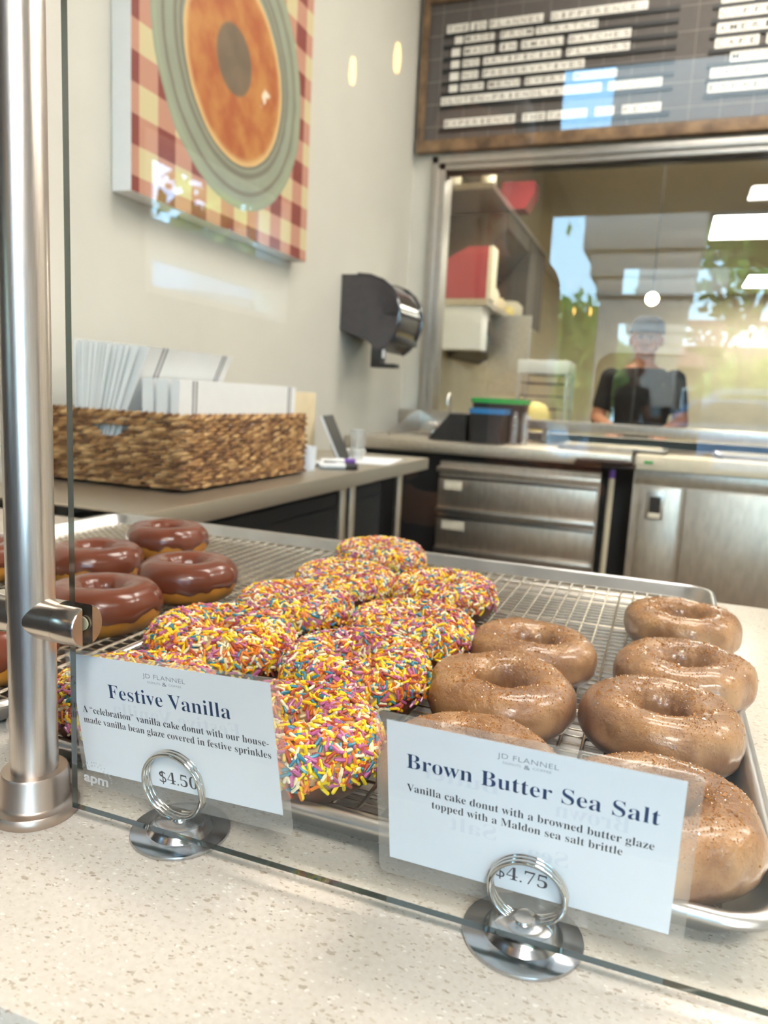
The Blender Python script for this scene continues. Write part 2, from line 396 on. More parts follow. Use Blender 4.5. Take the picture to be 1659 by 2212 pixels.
def thing(name, label, cat, loc=(0, 0, 0), rz=0.0, group=None):
    o = bpy.data.objects.new(name, None); COL.objects.link(o); o.empty_display_size = 0.02
    o.location = loc; o.rotation_euler = (0, 0, rz); o['label'] = label; o['category'] = cat
    if group: o['group'] = group
    return o
def tag(o, label, cat, group=None):
    o['label'] = label; o['category'] = cat
    if group: o['group'] = group
    return o
def struct(o): o['kind'] = 'structure'; return o
def dup(root, loc, rz=0.0, label=None, group=None):
    def cp(o, par):
        c = o.copy(); COL.objects.link(c)
        if par is not None: c.parent = par
        for ch in o.children: cp(ch, c)
        return c
    r = cp(root, None); r.location = loc; r.rotation_euler = (0, 0, rz)
    if label: r['label'] = label
    if group: r['group'] = group
    return r

def serif(s):
    o = ''
    for c in s:
        if 'A' <= c <= 'Z': o += chr(0x1D400 + ord(c) - 65)
        elif 'a' <= c <= 'z': o += chr(0x1D41A + ord(c) - 97)
        elif '0' <= c <= '9': o += chr(0x1D7CE + ord(c) - 48)
        else: o += c
    return o
_tc = {}
def text_geo(body, offset=0.0, space=1.0):
    key = (body, offset, space)
    if key in _tc: return _tc[key]
    c = bpy.data.curves.new('tmp_text', 'FONT'); c.body = body; c.size = 1.0; c.offset = offset; c.space_character = space; c.resolution_u = 3
    o = bpy.data.objects.new('tmp_text', c); COL.objects.link(o)
    dg = bpy.context.evaluated_depsgraph_get(); me = bpy.data.meshes.new_from_object(o.evaluated_get(dg))
    v = [tuple(p.co) for p in me.vertices]; f = [list(p.vertices) for p in me.polygons]
    bpy.data.objects.remove(o); bpy.data.curves.remove(c); bpy.data.meshes.remove(me)
    _tc[key] = (v, f); return _tc[key]
def put_text(mb, body, fn, x0, x1, ybase, cap=None, offset=0.0, space=1.0, mi=0, flip=False):
    """write body so that it spans x0..x1 with its baseline at ybase; fn(x, y) -> 3-D"""
    v, f = text_geo(body, offset, space)
    xs = [p[0] for p in v]; a, b = min(xs), max(xs)
    sx = (x1 - x0) / (b - a); sy = sx if cap is None else cap / 0.7
    if flip: mb.add([fn(x1 - (p[0] - a) * sx, ybase + p[1] * sy) for p in v], [fc[::-1] for fc in f], mi)
    else: mb.add([fn(x0 + (p[0] - a) * sx, ybase + p[1] * sy) for p in v], f, mi)

def rrect(x0, x1, y0, y1, r, n=6):
    pts = []
    for cx, cy, a0 in ((x1 - r, y1 - r, 0), (x0 + r, y1 - r, PI / 2), (x0 + r, y0 + r, PI), (x1 - r, y0 + r, 1.5 * PI)):
        for i in range(n + 1):
            a = a0 + PI / 2 * i / n; pts.append((cx + r * math.cos(a), cy + r * math.sin(a)))
    return pts

# ------------------------------------------------------------------ the shell of the shop
FLOOR = -0.92
struct(MB().box(-1.46, 4.3, -4.6, 13.2, FLOOR - 0.1, FLOOR).build('floor', MT['floor'], smooth=0))
struct(MB().box(-1.46, 4.3, -4.6, 3.92, 2.65, 2.75).build('ceiling', MT['ceiling'], smooth=0))
w = MB()
w.box(-1.46, -1.34, 0.15, 3.80, FLOOR, 2.65)
struct(w.build('wall_left', MT['wall'], smooth=0))
w = MB()
w.box(-1.46, -1.236, 3.80, 3.92, FLOOR, 2.65).box(1.70, 4.3, 3.80, 3.92, FLOOR, 2.65)
w.box(-1.236, 1.70, 3.80, 3.92, 1.447, 2.65).box(-1.236, 1.70, 3.80, 3.92, FLOOR, 0.10)
struct(w.build('wall_back', MT['wall'], smooth=0))
struct(MB().box(4.2, 4.3, -4.6, 3.92, FLOOR, 2.65).build('wall_right', MT['wall'], smooth=0))
w = MB()      # customers' side of the left wall, unseen, made dark to weaken its reflection in the glass
w.box(-1.46, -1.34, -4.6, -1.89, FLOOR, 2.65).box(-1.46, -1.34, -1.10, 0.15, FLOOR, 2.65)
w.box(-1.46, -1.34, -1.89, -1.10, FLOOR, 0.485).box(-1.46, -1.34, -1.89, -1.10, 0.90, 2.65)
MT['brown_wall'] = mat('dark_brown_wall', srgb(44, 36, 32), 0.85)
struct(w.build('wall_left_front', MT['brown_wall'], smooth=0))
w = MB()      # street front: one wide opening
w.box(-1.34, -0.868, -4.6, -4.5, FLOOR, 2.65).box(3.4, 4.2, -4.6, -4.5, FLOOR, 2.65)
w.box(-0.868, 3.4, -4.6, -4.5, FLOOR, -0.16).box(-0.868, 3.4, -4.6, -4.5, 2.40, 2.65)
struct(w.build('wall_front', MT['brown_wall'], smooth=0))

# pass-through window to the kitchen
win = struct(thing('window_1', 'aluminium framed pass-through window to the kitchen', 'window'))
f = MB()
f.box(-1.236, -1.200, 3.775, 3.93, 0.10, 1.447, 0, 0.003).box(-1.206, -1.165, 3.79, 3.92, 0.10, 1.420, 0, 0.003)
f.box(-1.236, 1.70, 3.775, 3.93, 1.412, 1.447, 0, 0.003).box(-1.20, 1.70, 3.79, 3.92, 1.385, 1.415, 0, 0.003)
f.box(1.66, 1.70, 3.775, 3.93, 0.10, 1.447, 0, 0.003)
f.build('window_frame', MT['alu_frame'], win)
MB().box(-1.17, 1.66, 3.850, 3.856, 0.17, 1.39).build('window_pane', MT['pane'], win, smooth=0)
s = MB().box(-1.17, 1.66, 3.83, 3.88, 1.375, 1.388); s.build('window_gasket', MT['black'], win, smooth=0)
# storefront window
win = struct(thing('window_2', 'tall storefront window onto the street', 'window'))
f = MB()
f.box(-0.868, -0.83, -4.59, -4.5, -0.16, 2.40, 0, 0.003).box(3.36, 3.40, -4.59, -4.5, -0.16, 2.40, 0, 0.003)
f.box(-0.868, 3.40, -4.59, -4.5, -0.16, -0.11, 0, 0.003).box(-0.868, 3.40, -4.59, -4.5, 2.36, 2.40, 0, 0.003)
f.box(-0.868, 3.40, -4.59, -4.5, 1.90, 1.98, 0, 0.003)
f.build('window_frame', MT['awning'], win)
MB().box(-0.83, 3.36, -4.556, -4.55, -0.11, 2.36).build('window_pane', MT['front_pane'], win, smooth=0)
# small side window on the customers' side
win = struct(thing('window_3', 'small side window on the customer side of the left wall', 'window'))
f = MB()
f.box(-1.46, -1.335, -1.89, -1.865, 0.485, 0.90, 0, 0.003).box(-1.46, -1.335, -1.125, -1.10, 0.485, 0.90, 0, 0.003)
f.box(-1.46, -1.335, -1.89, -1.10, 0.485, 0.505, 0, 0.003).box(-1.46, -1.335, -1.89, -1.10, 0.88, 0.90, 0, 0.003)
f.box(-1.46, -1.335, -1.88, -1.11, 0.60, 0.68, 0, 0.003)
f.build('window_frame', MT['wall'], win)
MB().box(-1.41, -1.404, -1.866, -1.124, 0.504, 0.881).build('window_pane', MT['front_pane'], win, smooth=0)

# kitchen shell
struct(MB().box(-1.90, -1.80, 3.92, 13.2, FLOOR, 2.1).build('wall_kitchen_left', MT['kitchen_wall'], smooth=0))
struct(MB().box(-1.90, 4.3, 13.1, 13.2, FLOOR, 2.1).build('wall_kitchen_back', MT['kitchen_wall'], smooth=0))
struct(MB().box(4.2, 4.3, 3.92, 13.2, FLOOR, 2.1).build('wall_kitchen_right', MT['kitchen_wall'], smooth=0))
struct(MB().box(-1.90, 4.3, 3.92, 13.2, 2.1, 2.2).build('ceiling_kitchen', MT['cream'], smooth=0))
struct(MB().box(-1.90, -1.46, 3.80, 13.2, FLOOR - 0.1, FLOOR).box(-1.90, -1.46, 3.80, 3.92, FLOOR, 2.1).build('wall_kitchen_return', MT['kitchen_wall'], smooth=0))

def ceiling_panel(x, y, z, sx, sy, label, m, grp):
    t = thing('ceiling_light', label, 'ceiling light', (x, y, z), group=grp)
    f = MB(); a, b = sx / 2, sy / 2
    f.box(-a - .03, a + .03, -b - .03, -b, -.03, -.001).box(-a - .03, a + .03, b, b + .03, -.03, -.001).box(-a - .03, -a, -b, b, -.03, -.001).box(a, a + .03, -b, b, -.03, -.001)
    f.build('frame', MT['white'], t, smooth=0)
    MB().box(-a, a, -b, b, -.018, -.002).build('diffuser', m, t, smooth=0)
for x, y, lab in ((0.3, 1.55, 'flat ceiling light above the donut counter'), (0.3, 2.95, 'flat ceiling light above the drawer fridge'),
                  (2.4, 1.55, 'flat ceiling light right of the donut counter'), (2.4, 2.95, 'flat ceiling light above the far end of the back counter'),
                  (1.2, -1.6, 'added flat light panel, out of view above the customer side'), (1.2, -3.4, 'added flat light panel, out of view just inside the storefront')):
    ceiling_panel(x, y, 2.65, 1.2, 0.6, lab, MT['panel_shop' if y > 0 else 'fill_lobby'], 'ceiling lights in the shop')  # customer-side panels are added to brighten the fronts of cards and counter
for x, y, lab in ((0.545, 8.4, 'bright kitchen ceiling light behind the pass-through window, the nearer one'), (1.15, 11.7, 'bright kitchen ceiling light behind the pass-through window, the farther one'), (-0.6, 5.0, 'kitchen ceiling light above the cook')):
    ceiling_panel(x, y, 2.1, 0.62, 1.0, lab, MT['panel_kitchen'], 'ceiling lights in the kitchen')

# ------------------------------------------------------------------ service counter
ct = thing('service_counter', 'pale speckled quartz service counter carrying the donut trays', 'counter', (0, 0, 0))
MB().box(-1.338, 1.60, 0.187, 1.02, -0.032, 0.0, 0, 0.004).build('countertop', MT['quartz'], ct)
MB().box(-1.338, 1.55, 0.24, 0.98, FLOOR, -0.0325).build('cabinet', MT['cream'], ct, smooth=0)

# ------------------------------------------------------------------ sneeze guard: post, clamps, glass
PX, PY = -0.3075, 0.2945
post = thing('guard_post', 'brushed steel post with round flange holding the glass guard', 'post', (PX, PY, 0))
MB().lathe([(0.0122, 0.0), (0.0122, 0.70), (0.0110, 0.702)], n=48).build('post_tube', MT['steel_post'], post)
fl = MB().lathe([(0.0001, 0.0002), (0.0226, 0.0002), (0.0230, 0.0008), (0.0230, 0.0052), (0.0222, 0.0062), (0.0190, 0.0068), (0.0178, 0.0082), (0.0176, 0.0240), (0.0168, 0.0254), (0.0130, 0.0254)], n=64)
fl.build('flange', mat('bronze_satin_steel', srgb(196, 180, 166), 0.38, 1.0, var=0.05, scale=80), post)
def clamp(sgn, z, name='glass_clamp'):
    b = MB(); r = 0.0112
    ring = lambda x, pts: [(sgn * x, p[0], z + p[1]) for p in pts]
    full = [(r * math.cos(2 * PI * j / 40), r * math.sin(2 * PI * j / 40)) for j in range(40)]
    b.loft([ring(0.004, full), ring(0.0225, full)])
    for sd in (-1, 1):
        a0 = math.acos(0.0036 / r); k = 18
        seg = [(sd * r * math.cos(-a0 + 2 * a0 * i / k), r * math.sin(-a0 + 2 * a0 * i / k)) for i in range(k + 1)]
        ins = [(sd * 0.0036 + (p[0] - sd * 0.0036) * 0.93, p[1] * 0.93) for p in seg]
        b.loft([ring(0.0226, seg), ring(0.0370, seg), ring(0.0378, ins)])
    o = b.build(name, MT['chrome_satin'] if 'chrome_satin' in MT else MT['steel_post'], post)
    g = MB().lathe([(0.0001, 0), (0.0038, 0), (0.0038, 0.0008), (0.0001, 0.0008)], n=20)
    g.v = [(sgn * 0.0320 + p[0], 0.0022 + p[2], z + p[1]) for p in g.v]
    g.build('gasket', MT['gasket'], o)
    return o
MT['chrome_satin'] = mat('polished_steel', srgb(214, 206, 196), 0.21, 1.0, var=0.04)
clamp(1, 0.1126); clamp(1, 0.62); clamp(-1, 0.1126); clamp(-1, 0.62)

def glass_panel(x0, x1, z0, z1, label):
    y0, y1 = PY - 0.0020, PY + 0.0020
    t = thing('glass_guard', label, 'glass panel', (x0, PY, z0))
    b = MB()
    b.add([(x0, y0, z0), (x1, y0, z0), (x1, y0, z1), (x0, y0, z1)], [(0, 1, 2, 3)], 0)
    b.add([(x0, y1, z0), (x1, y1, z0), (x1, y1, z1), (x0, y1, z1)], [(3, 2, 1, 0)], 0)
    b.build('pane', [MT['glass']], t, smooth=0, origin=None).location = (-x0, -PY, -z0)
    e = MB()
    e.add([(x0, y0, z0), (x1, y0, z0), (x1, y1, z0), (x0, y1, z0)], [(0, 1, 2, 3)])
    e.add([(x0, y0, z1), (x1, y0, z1), (x1, y1, z1), (x0, y1, z1)], [(0, 1, 2, 3)])
    e.add([(x0, y0, z0), (x0, y1, z0), (x0, y1, z1), (x0, y0, z1)], [(0, 1, 2, 3)])
    e.add([(x1, y0, z0), (x1, y1, z0), (x1, y1, z1), (x1, y0, z1)], [(0, 1, 2, 3)])
    e.build('polished_edge', MT['edge'], t, smooth=0).location = (-x0, -PY, -z0)
    return t
gp = glass_panel(-0.2795, 1.30, 0.0098, 0.66, 'large clear glass sneeze guard in front of the donut trays')
glass_panel(-1.20, -0.3360, 0.0098, 0.66, 'clear glass sneeze guard panel on the other side of the steel post')
# etched tempering stamp near the lower left corner of the glass
st = MB(); yg = PY - 0.00206
def arc_text(s, cx, cz, r, a0, a1, h):
    for i, ch in enumerate(s):
        if ch == ' ': continue
        a = math.radians(a0 + (a1 - a0) * i / (len(s) - 1))
        c0, s0 = math.cos(a - PI / 2), math.sin(a - PI / 2)
        px, pz = cx + r * math.cos(a), cz + r * math.sin(a)
        v, fc = text_geo(ch); xm = (min(p[0] for p in v) + max(p[0] for p in v)) / 2; k = h / 0.7
        st.add([(px + ((p[0] - xm) * c0 - p[1] * s0) * k, yg, pz + ((p[0] - xm) * s0 + p[1] * c0) * k) for p in v], fc)
arc_text('SGCC 6888 6mm U.A 16CFR', -0.2637, 0.0285, 0.0102, 182, 8, 0.0011)
arc_text('TEMPERED', -0.2633, 0.0296, 0.0072, 140, 32, 0.0011)
put_text(st, 'apm', lambda x, y: (x, yg, y), -0.2712, -0.2552, 0.0276, cap=0.0052, offset=0.03)
o = st.build('tempered_stamp', MT['etch'], gp, smooth=0); o.location = (0.2795, -PY, -0.0098)

# ------------------------------------------------------------------ sheet pans and cooling racks
def sheet_pan(x0, x1, y0, y1, label):
    t = MB()
    def ring(ins, z, r): return [(a, b, z) for a, b in rrect(x0 + ins, x1 - ins, y0 + ins, y1 - ins, r, 8)]
    t.loft([ring(0.030, 0.0022, 0.016), ring(0.024, 0.0026, 0.020), ring(0.019, 0.0060, 0.022), ring(0.0095, 0.0220, 0.026), ring(0.0075, 0.0242, 0.028), ring(0.0045, 0.0254, 0.030),
            ring(0.0015, 0.0246, 0.032), ring(0.0, 0.0222, 0.033), ring(0.0008, 0.0196, 0.033), ring(0.0040, 0.0182, 0.031), ring(0.0080, 0.0186, 0.028), ring(0.0175, 0.0045, 0.022), ring(0.024, 0.0004, 0.018), ring(0.030, 0.0002, 0.015)], caps=True)
    o = t.build('sheet_pan', MT['alu'], smooth=50, origin=((x0 + x1) / 2, (y0 + y1) / 2, 0))
    return tag(o, label, 'baking tray', 'aluminium sheet pans on the counter')
def rack(x0, x1, y0, y1, label, nx=27, ny=52):
    t = MB(); z = 0.0118
    for i in range(nx):
        x = x0 + (x1 - x0) * i / (nx - 1); t.tube([(x, y0, z), (x, y1, z)], 0.0014, 6)
    for i in range(ny):
        y = y0 + (y1 - y0) * i / (ny - 1); t.tube([(x0, y, z - 0.0017), (x1, y, z - 0.0017)], 0.00105, 6)
    for y in (y0 + 0.02, (y0 + y1) / 2, y1 - 0.02):
        t.tube([(x0, y, z - 0.0035), (x1, y, z - 0.0035)], 0.0014, 6)
        for x in (x0 + 0.03, x1 - 0.03): t.tube([(x, y, z - 0.003), (x, y, 0.0034)], 0.0016, 6)
    t.tube([(a, b, z) for a, b in rrect(x0, x1, y0, y1, 0.012, 4)], 0.0015, 6, closed=True)
    o = t.build('cooling_rack', MT['wire'], smooth=60, origin=((x0 + x1) / 2, (y0 + y1) / 2, 0.0022))
    return tag(o, label, 'cooling rack', 'wire racks in the pans')
sheet_pan(-0.381, 0.0765, 0.3235, 0.990, 'aluminium sheet pan holding sprinkle donuts and brown glazed donuts')
rack(-0.352, 0.046, 0.352, 0.962, 'wire cooling rack under the sprinkle and brown glazed donuts')
sheet_pan(-0.846, -0.389, 0.330, 0.9945, 'aluminium sheet pan holding the chocolate iced donuts')
rack(-0.817, -0.418, 0.358, 0.966, 'wire cooling rack under the chocolate iced donuts')

# ------------------------------------------------------------------ donuts
def donut_surface(R, H, a, seed, n=88, k=36, amp=0.0016, sag=0.0, e=0.82, wide=0.0):
    """ring cake: returns grid of points [i around][j over the tube], z from 0 to H"""
    rc = R - a; g = []
    for i in range(n):
        th = 2 * PI * i / n; row = []
        for j in range(k):
            ph = 2 * PI * j / k
            c, s = math.cos(ph), math.sin(ph)
            ax = a * math.copysign(abs(c) ** e, c); bz = H / 2 * math.copysign(abs(s) ** e, s)
            if s < 0: ax *= 1 - 0.10 * abs(s) ** 2
            if c < 0: ax *= 0.92
            nn = mnoise.noise(Vector((math.cos(th) * 1.6 + seed * 7.3, math.sin(th) * 1.6, c * 0.7 + s * 0.4 + seed)))
            n2 = mnoise.noise(Vector((math.cos(th) * 5 + seed * 3.1, math.sin(th) * 5, c * 2.0 + s * 2.0)))
            d = 1 + (nn * 1.0 + n2 * 0.35) * amp / a * 1.4
            r = rc + ax * d + wide * max(0, c) * (1 - abs(s))
            row.append(Vector((r * math.cos(th), r * math.sin(th), H / 2 + bz * (1 + nn * amp / H * 1.5))))
        g.append(row)
    return g
def grid_mesh(mb, g, mi=0):
    n, k = len(g), len(g[0])
    vs = [p for r in g for p in r]
    mb.add(vs, [(i * k + j, ((i + 1) % n) * k + j, ((i + 1) % n) * k + (j + 1) % k, i * k + (j + 1) % k) for i in range(n) for j in range(k)], mi)
def icing_cap(g, off, drip, seed, lo=0.0):
    """skin over the upper part of a ring cake, with a wavy lower edge and a closed underside"""
    n, k = len(g), len(g[0]); mb = MB(); rows = []
    for i in range(n):
        th = 2 * PI * i / n
        w = mnoise.noise(Vector((math.cos(th) * 2.2 + seed, math.sin(th) * 2.2, 0.3))) + 0.6 * mnoise.noise(Vector((math.cos(th) * 6 + seed, math.sin(th) * 6, 2.3)))
        ph0 = lo - drip * (0.5 + 0.9 * w)                       # outer edge angle
        ph1 = PI - lo + 0.5 + drip * 0.3 * w                       # runs down into the hole
        row = []; m = 26; row_in = []
        for q in range(m + 1):
            t = q / m; ph = ph0 + (ph1 - ph0) * t
            f = (ph % (2 * PI)) / (2 * PI) * k; j0 = int(f) % k; fr = f - int(f)
            p = g[i][j0].lerp(g[i][(j0 + 1) % k], fr)
            rcx = sum((Vector(x) for x in g[i]), Vector()) / k
            d = (p - rcx).normalized()
            edge = min(t, 1 - t) * m
            o = off * (0.35 if edge < 0.5 else 1.15 if edge < 1.6 else 1.0)
            row.append(p + d * o)
        for q in (m, 0):
            t = q / m; ph = ph0 + (ph1 - ph0) * t
            f = (ph % (2 * PI)) / (2 * PI) * k; j0 = int(f) % k; fr = f - int(f)
            row.append(g[i][j0].lerp(g[i][(j0 + 1) % k], fr) - (g[i][j0] - sum((Vector(x) for x in g[i]), Vector()) / k).normalized() * 0.001)
        rows.append(row)
    grid_mesh(mb, rows); return mb

CAPS = []
def capsule_template(n=6):
    vs = []; rings = [(-0.5, 0.35), (-0.44, 0.85), (-0.36, 1.0), (0.36, 1.0), (0.44, 0.85), (0.5, 0.35)]
    for z, r in rings:
        for j in range(n): vs.append((r * math.cos(2 * PI * j / n), r * math.sin(2 * PI * j / n), z))
    fs = []
    for i in range(len(rings) - 1):
        for j in range(n): fs.append((i * n + j, i * n + (j + 1) % n, (i + 1) * n + (j + 1) % n, (i + 1) * n + j))
    fs.append(tuple(range(n - 1, -1, -1))); fs.append(tuple((len(rings) - 1) * n + j for j in range(n)))
    return np.array(vs), fs
CV, CF = capsule_template()
def sprinkles(g, count, seed, off=0.0012, lo=-0.55):
    r = random.Random(seed); mb = MB(); n, k = len(g), len(g[0])
    wsum = [c[2] for c in SPRINKLE_COLS]
    for q in range(count):
        while True:
            th = r.random() * n; ph = lo + r.random() * (PI - lo + 0.35)
            i0 = int(th) % n; j0 = int((ph % (2 * PI)) / (2 * PI) * k) % k
            p = g[i0][j0]; rad = math.hypot(p.x, p.y)
            if r.random() > (rad / 0.055) ** 1.5: continue
            edge = lo + 0.35 * mnoise.noise(Vector((math.cos(th / n * 2 * PI) * 3 + seed, math.sin(th / n * 2 * PI) * 3, 1)))
            if ph < edge: continue
            break
        i1, j1 = (i0 + 1) % n, (j0 + 1) % k
        fi, fj = th - int(th), r.random()
        p = g[i0][j0].lerp(g[i1][j0], fi).lerp(g[i0][j1].lerp(g[i1][j1], fi), fj)
        tu = (g[i1][j0] - g[i0][j0]).normalized(); tv = (g[i0][j1] - g[i0][j0]).normalized()
        nz = tu.cross(tv).normalized()
        a = r.random() * 2 * PI; lean = r.gauss(0, 0.22)
        d = ((tu * math.cos(a) + tv * math.sin(a)) + nz * lean).normalized()
        L = r.uniform(0.0052, 0.0078); rad = r.uniform(0.00090, 0.00110)
        ax = d.cross(nz).normalized(); ay = d.cross(ax)
        c = p + nz * (off + r.random() * 0.0024)
        A = np.array([ax, ay, d]) * np.array([[rad], [rad], [L]])
        vs = CV @ A + np.array(c)
        mb.add(vs.tolist(), CF, r.choices(range(6), wsum)[0])
    return mb

def make_sprinkle_donut(seed):
    t = thing('sprinkle_donut', 'x', 'donut', group='sprinkle donuts on the rack')
    g = donut_surface(0.0510, 0.0375, 0.0195, seed, amp=0.0014)
    b = MB(); grid_mesh(b, g); b.build('cake_ring', MT['cake'], t, smooth=60)
    icing_cap(g, 0.0012, 0.34, seed, lo=0.16).build('vanilla_glaze', MT['vglaze'], t, smooth=60)
    s = sprinkles(g, 2500, seed, off=0.0014, lo=-0.10).build('sprinkles', SPR, t, smooth=50); s['kind'] = 'stuff'
    return t
def make_brown_donut(seed):
    t = thing('brown_glazed_donut', 'x', 'donut', group='brown butter donuts on the rack')
    g = donut_surface(0.0520, 0.0365, 0.0186, seed, n=120, k=48, amp=0.0024)
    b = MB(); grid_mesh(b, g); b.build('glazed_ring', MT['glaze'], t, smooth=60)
    r = random.Random(seed); c = MB(); n, k = len(g), len(g[0])
    for q in range(2400):
        i, j = r.randrange(n), int((r.gauss(PI * 0.54, 0.50) % (2 * PI)) / (2 * PI) * k) % k
        if mnoise.noise(Vector((g[i][j].x * 60 + seed, g[i][j].y * 60, 1))) < -0.12 and r.random() < 0.8: continue
        p = g[i][j].lerp(g[(i + 1) % n][(j + 1) % k], r.random())
        s = r.uniform(0.0003, 0.0008) * (2.2 if r.random() < 0.03 else 1)
        rot = Matrix.Rotation(r.random() * 6.28, 3, Vector((r.random() - .5, r.random() - .5, r.random() - .5)).normalized())
        oc = [(1, 0, 0), (-1, 0, 0), (0, 1, 0), (0, -1, 0), (0, 0, 1), (0, 0, -1)]
        c.add([p + rot @ Vector(v) * s * r.uniform(0.6, 1.3) for v in oc], [(0, 2, 4), (2, 1, 4), (1, 3, 4), (3, 0, 4), (2, 0, 5), (1, 2, 5), (3, 1, 5), (0, 3, 5)])
    o = c.build('toffee_crumbs', MT['crumb'], t, smooth=0); o['kind'] = 'stuff'
    return t
def make_choc_donut(seed):
    t = thing('chocolate_donut', 'x', 'donut', group='chocolate iced donuts on the rack')
    g = donut_surface(0.0510, 0.0410, 0.0195, seed, amp=0.0016, e=0.86)
    b = MB(); grid_mesh(b, g); b.build('dough_ring', MT['dough'], t, smooth=60)
    icing_cap(g, 0.0015, 0.34, seed, lo=0.07).build('chocolate_icing', MT['choc'], t, smooth=60)
    return t

ZR = 0.0130
protos = [make_sprinkle_donut(3), make_sprinkle_donut(8), make_sprinkle_donut(14)]
spots = [(-0.3215, 0.8636, 0.4, 1.06, 'sprinkle donut farthest back, highest in the photo, against the pan rim side'),
         (-0.3080, 0.7220, 1.1, 1.02, 'sprinkle donut just in front of the farthest one, half hidden'),
         (-0.2003, 0.7355, 2.3, 1.03, 'sprinkle donut farthest to the right, beside the empty rack'),
         (-0.3110, 0.6100, 0.2, 1.03, 'sprinkle donut on the pan-rim side, third from the back'),
         (-0.1900, 0.5985, 1.9, 1.03, 'sprinkle donut touching the rearmost brown donut of the left column'),
         (-0.3139, 0.4900, 5.1, 1.10, 'large sprinkle donut just above the top edge of the vanilla card'),
         (-0.1960, 0.4880, 3.3, 1.05, 'sprinkle donut just left of the front brown donuts, in the middle'),
         (-0.1900, 0.3720, 4.0, 1.04, 'sprinkle donut nearest the front, beside the right edge of the vanilla card'),
         (-0.3080, 0.3790, 2.7, 1.00, 'sprinkle donut hidden behind the vanilla card')]
for i, (x, y, rz, sc, lab) in enumerate(spots):
    o = protos[i] if i < 3 else dup(protos[i % 3], (0, 0, 0))
    o.location = (x, y, ZR); o.rotation_euler = (rnd.uniform(-.03, .03), rnd.uniform(-.03, .03), rz); o.scale = (sc,) * 3; o['label'] = lab
protos = [make_brown_donut(5), make_brown_donut(21)]
spots = [(0.0335, 0.7560, 0.0, 1.03, 'brown glazed donut farthest back in the right column'),
         (0.0335, 0.6130, 1.4, 1.02, 'brown glazed donut in the right column, second from the back'),
         (0.0175, 0.5080, 2.9, 1.00, 'brown glazed donut whose hole faces the camera above the right end of the butter card'),
         (0.0160, 0.3800, 0.8, 1.00, 'large brown glazed donut at the front right corner of the pan'),
         (-0.0854, 0.6090, 4.4, 0.99, 'brown glazed donut beside the sprinkle donuts, rearmost of its column'),
         (-0.0905, 0.5040, 5.3, 1.02, 'brown glazed donut in the middle of the pan, above the butter card'),
         (-0.0830, 0.3870, 3.6, 1.00, 'brown glazed donut mostly hidden behind the butter card')]
for i, (x, y, rz, sc, lab) in enumerate(spots):
    o = protos[i] if i < 2 else dup(protos[i % 2], (0, 0, 0))
    o.location = (x, y, ZR); o.rotation_euler = (rnd.uniform(-.03, .03), rnd.uniform(-.03, .03), rz); o.scale = (sc,) * 3; o['label'] = lab
protos = [make_choc_donut(4), make_choc_donut(17)]
spots = [(-0.6060, 0.8100, 0.3, 1.04, 'chocolate iced donut farthest back on the left pan'),
         (-0.4665, 0.6600, 1.9, 1.02, 'chocolate iced donut nearest the right rim of the left pan, behind the front one'),
         (-0.5950, 0.6640, 3.1, 1.02, 'chocolate iced donut partly behind the glass edge, left of the other chocolate ones'),
         (-0.4730, 0.5370, 4.6, 1.02, 'chocolate iced donut in front, right behind the steel glass clamp'),
         (-0.7060, 0.6100, 2.2, 1.02, 'chocolate iced donut glimpsed left of the steel post, the farther one'),
         (-0.4720, 0.4080, 5.5, 1.02, 'chocolate iced donut glimpsed left of the steel post, the nearer one')]
for i, (x, y, rz, sc, lab) in enumerate(spots):
    o = protos[i] if i < 2 else dup(protos[i % 2], (0, 0, 0))
    o.location = (x, y, ZR); o.rotation_euler = (0, 0, rz); o.scale = (sc,) * 3; o['label'] = lab

# ------------------------------------------------------------------ price cards in ring clips
def price_card(corners, lam, lines, cent, label):
    TL, TR, BR, BL = [Vector(c) for c in corners]
    W, H = (TR - TL).length, (BL - TL).length
    ux = (TR - TL).normalized(); uy = (BL - TL).normalized(); nz = ux.cross(uy).normalized()   # nz points away from the camera
    if nz.y < 0: nz = -nz
    P = lambda x, y, d=0.0: tuple(TL + ux * x + uy * y - nz * d)     # x right, y down in metres, d towards the viewer
    o0 = TL + ux * W / 2 + uy * H
    t = thing('price_card', label, 'price card', tuple(o0))
    loc = tuple(-o0)
    def fin(mb, name, m, sm=0, par=t):
        o = mb.build(name, m, par, smooth=sm)
        if par is t: o.location = loc
        return o
    b = MB(); b.prism([(0, 0), (W, 0), (W, H), (0, H)], lambda x, y, d: P(x, y, d), -0.0001, 0.0001); pap = fin(b, 'paper', MT['paper'])
    l0, t0, r0, b0 = lam
    out = rrect(-l0, W + r0, -t0, H + b0, 0.0035, 5)
    b = MB()
    inn = rrect(0, W, 0, H, 0.0004, 5); q = len(out)
    b.add([P(x, y, 0.00032) for x, y in out] + [P(x, y, 0.00022) for x, y in inn], [(k, (k + 1) % q, q + (k + 1) % q, q + k) for k in range(q)])
    b.add([P(x, y, -0.00032) for x, y in out], [list(range(q))])
    b.loft([[P(x, y, 0.00032) for x, y in out], [P(x, y, -0.00032) for x, y in out]], caps=False)
    fin(b, 'clear_laminate', MT['laminate'])
    for (name, m, body, x0, x1, yb, cap, off, sp) in lines:
        b = MB(); put_text(b, body, lambda x, y: P(x, 2 * yb - y, 0.00016), x0, x1, yb, cap, off, sp)
        fin(b, name, m, par=t)
    for body, x0, x1, yb, cap in cent:      # wording on the reverse, seen through the paper from the front
        b = MB(); put_text(b, serif(body), lambda x, y: P(x, 2 * yb - y, 0.00013), x0, x1, yb, cap, -0.004, 1.0, flip=True)
        fin(b, 'show_through_print', MT['ghost_ink'])
    return t, P, (ux, uy, nz)

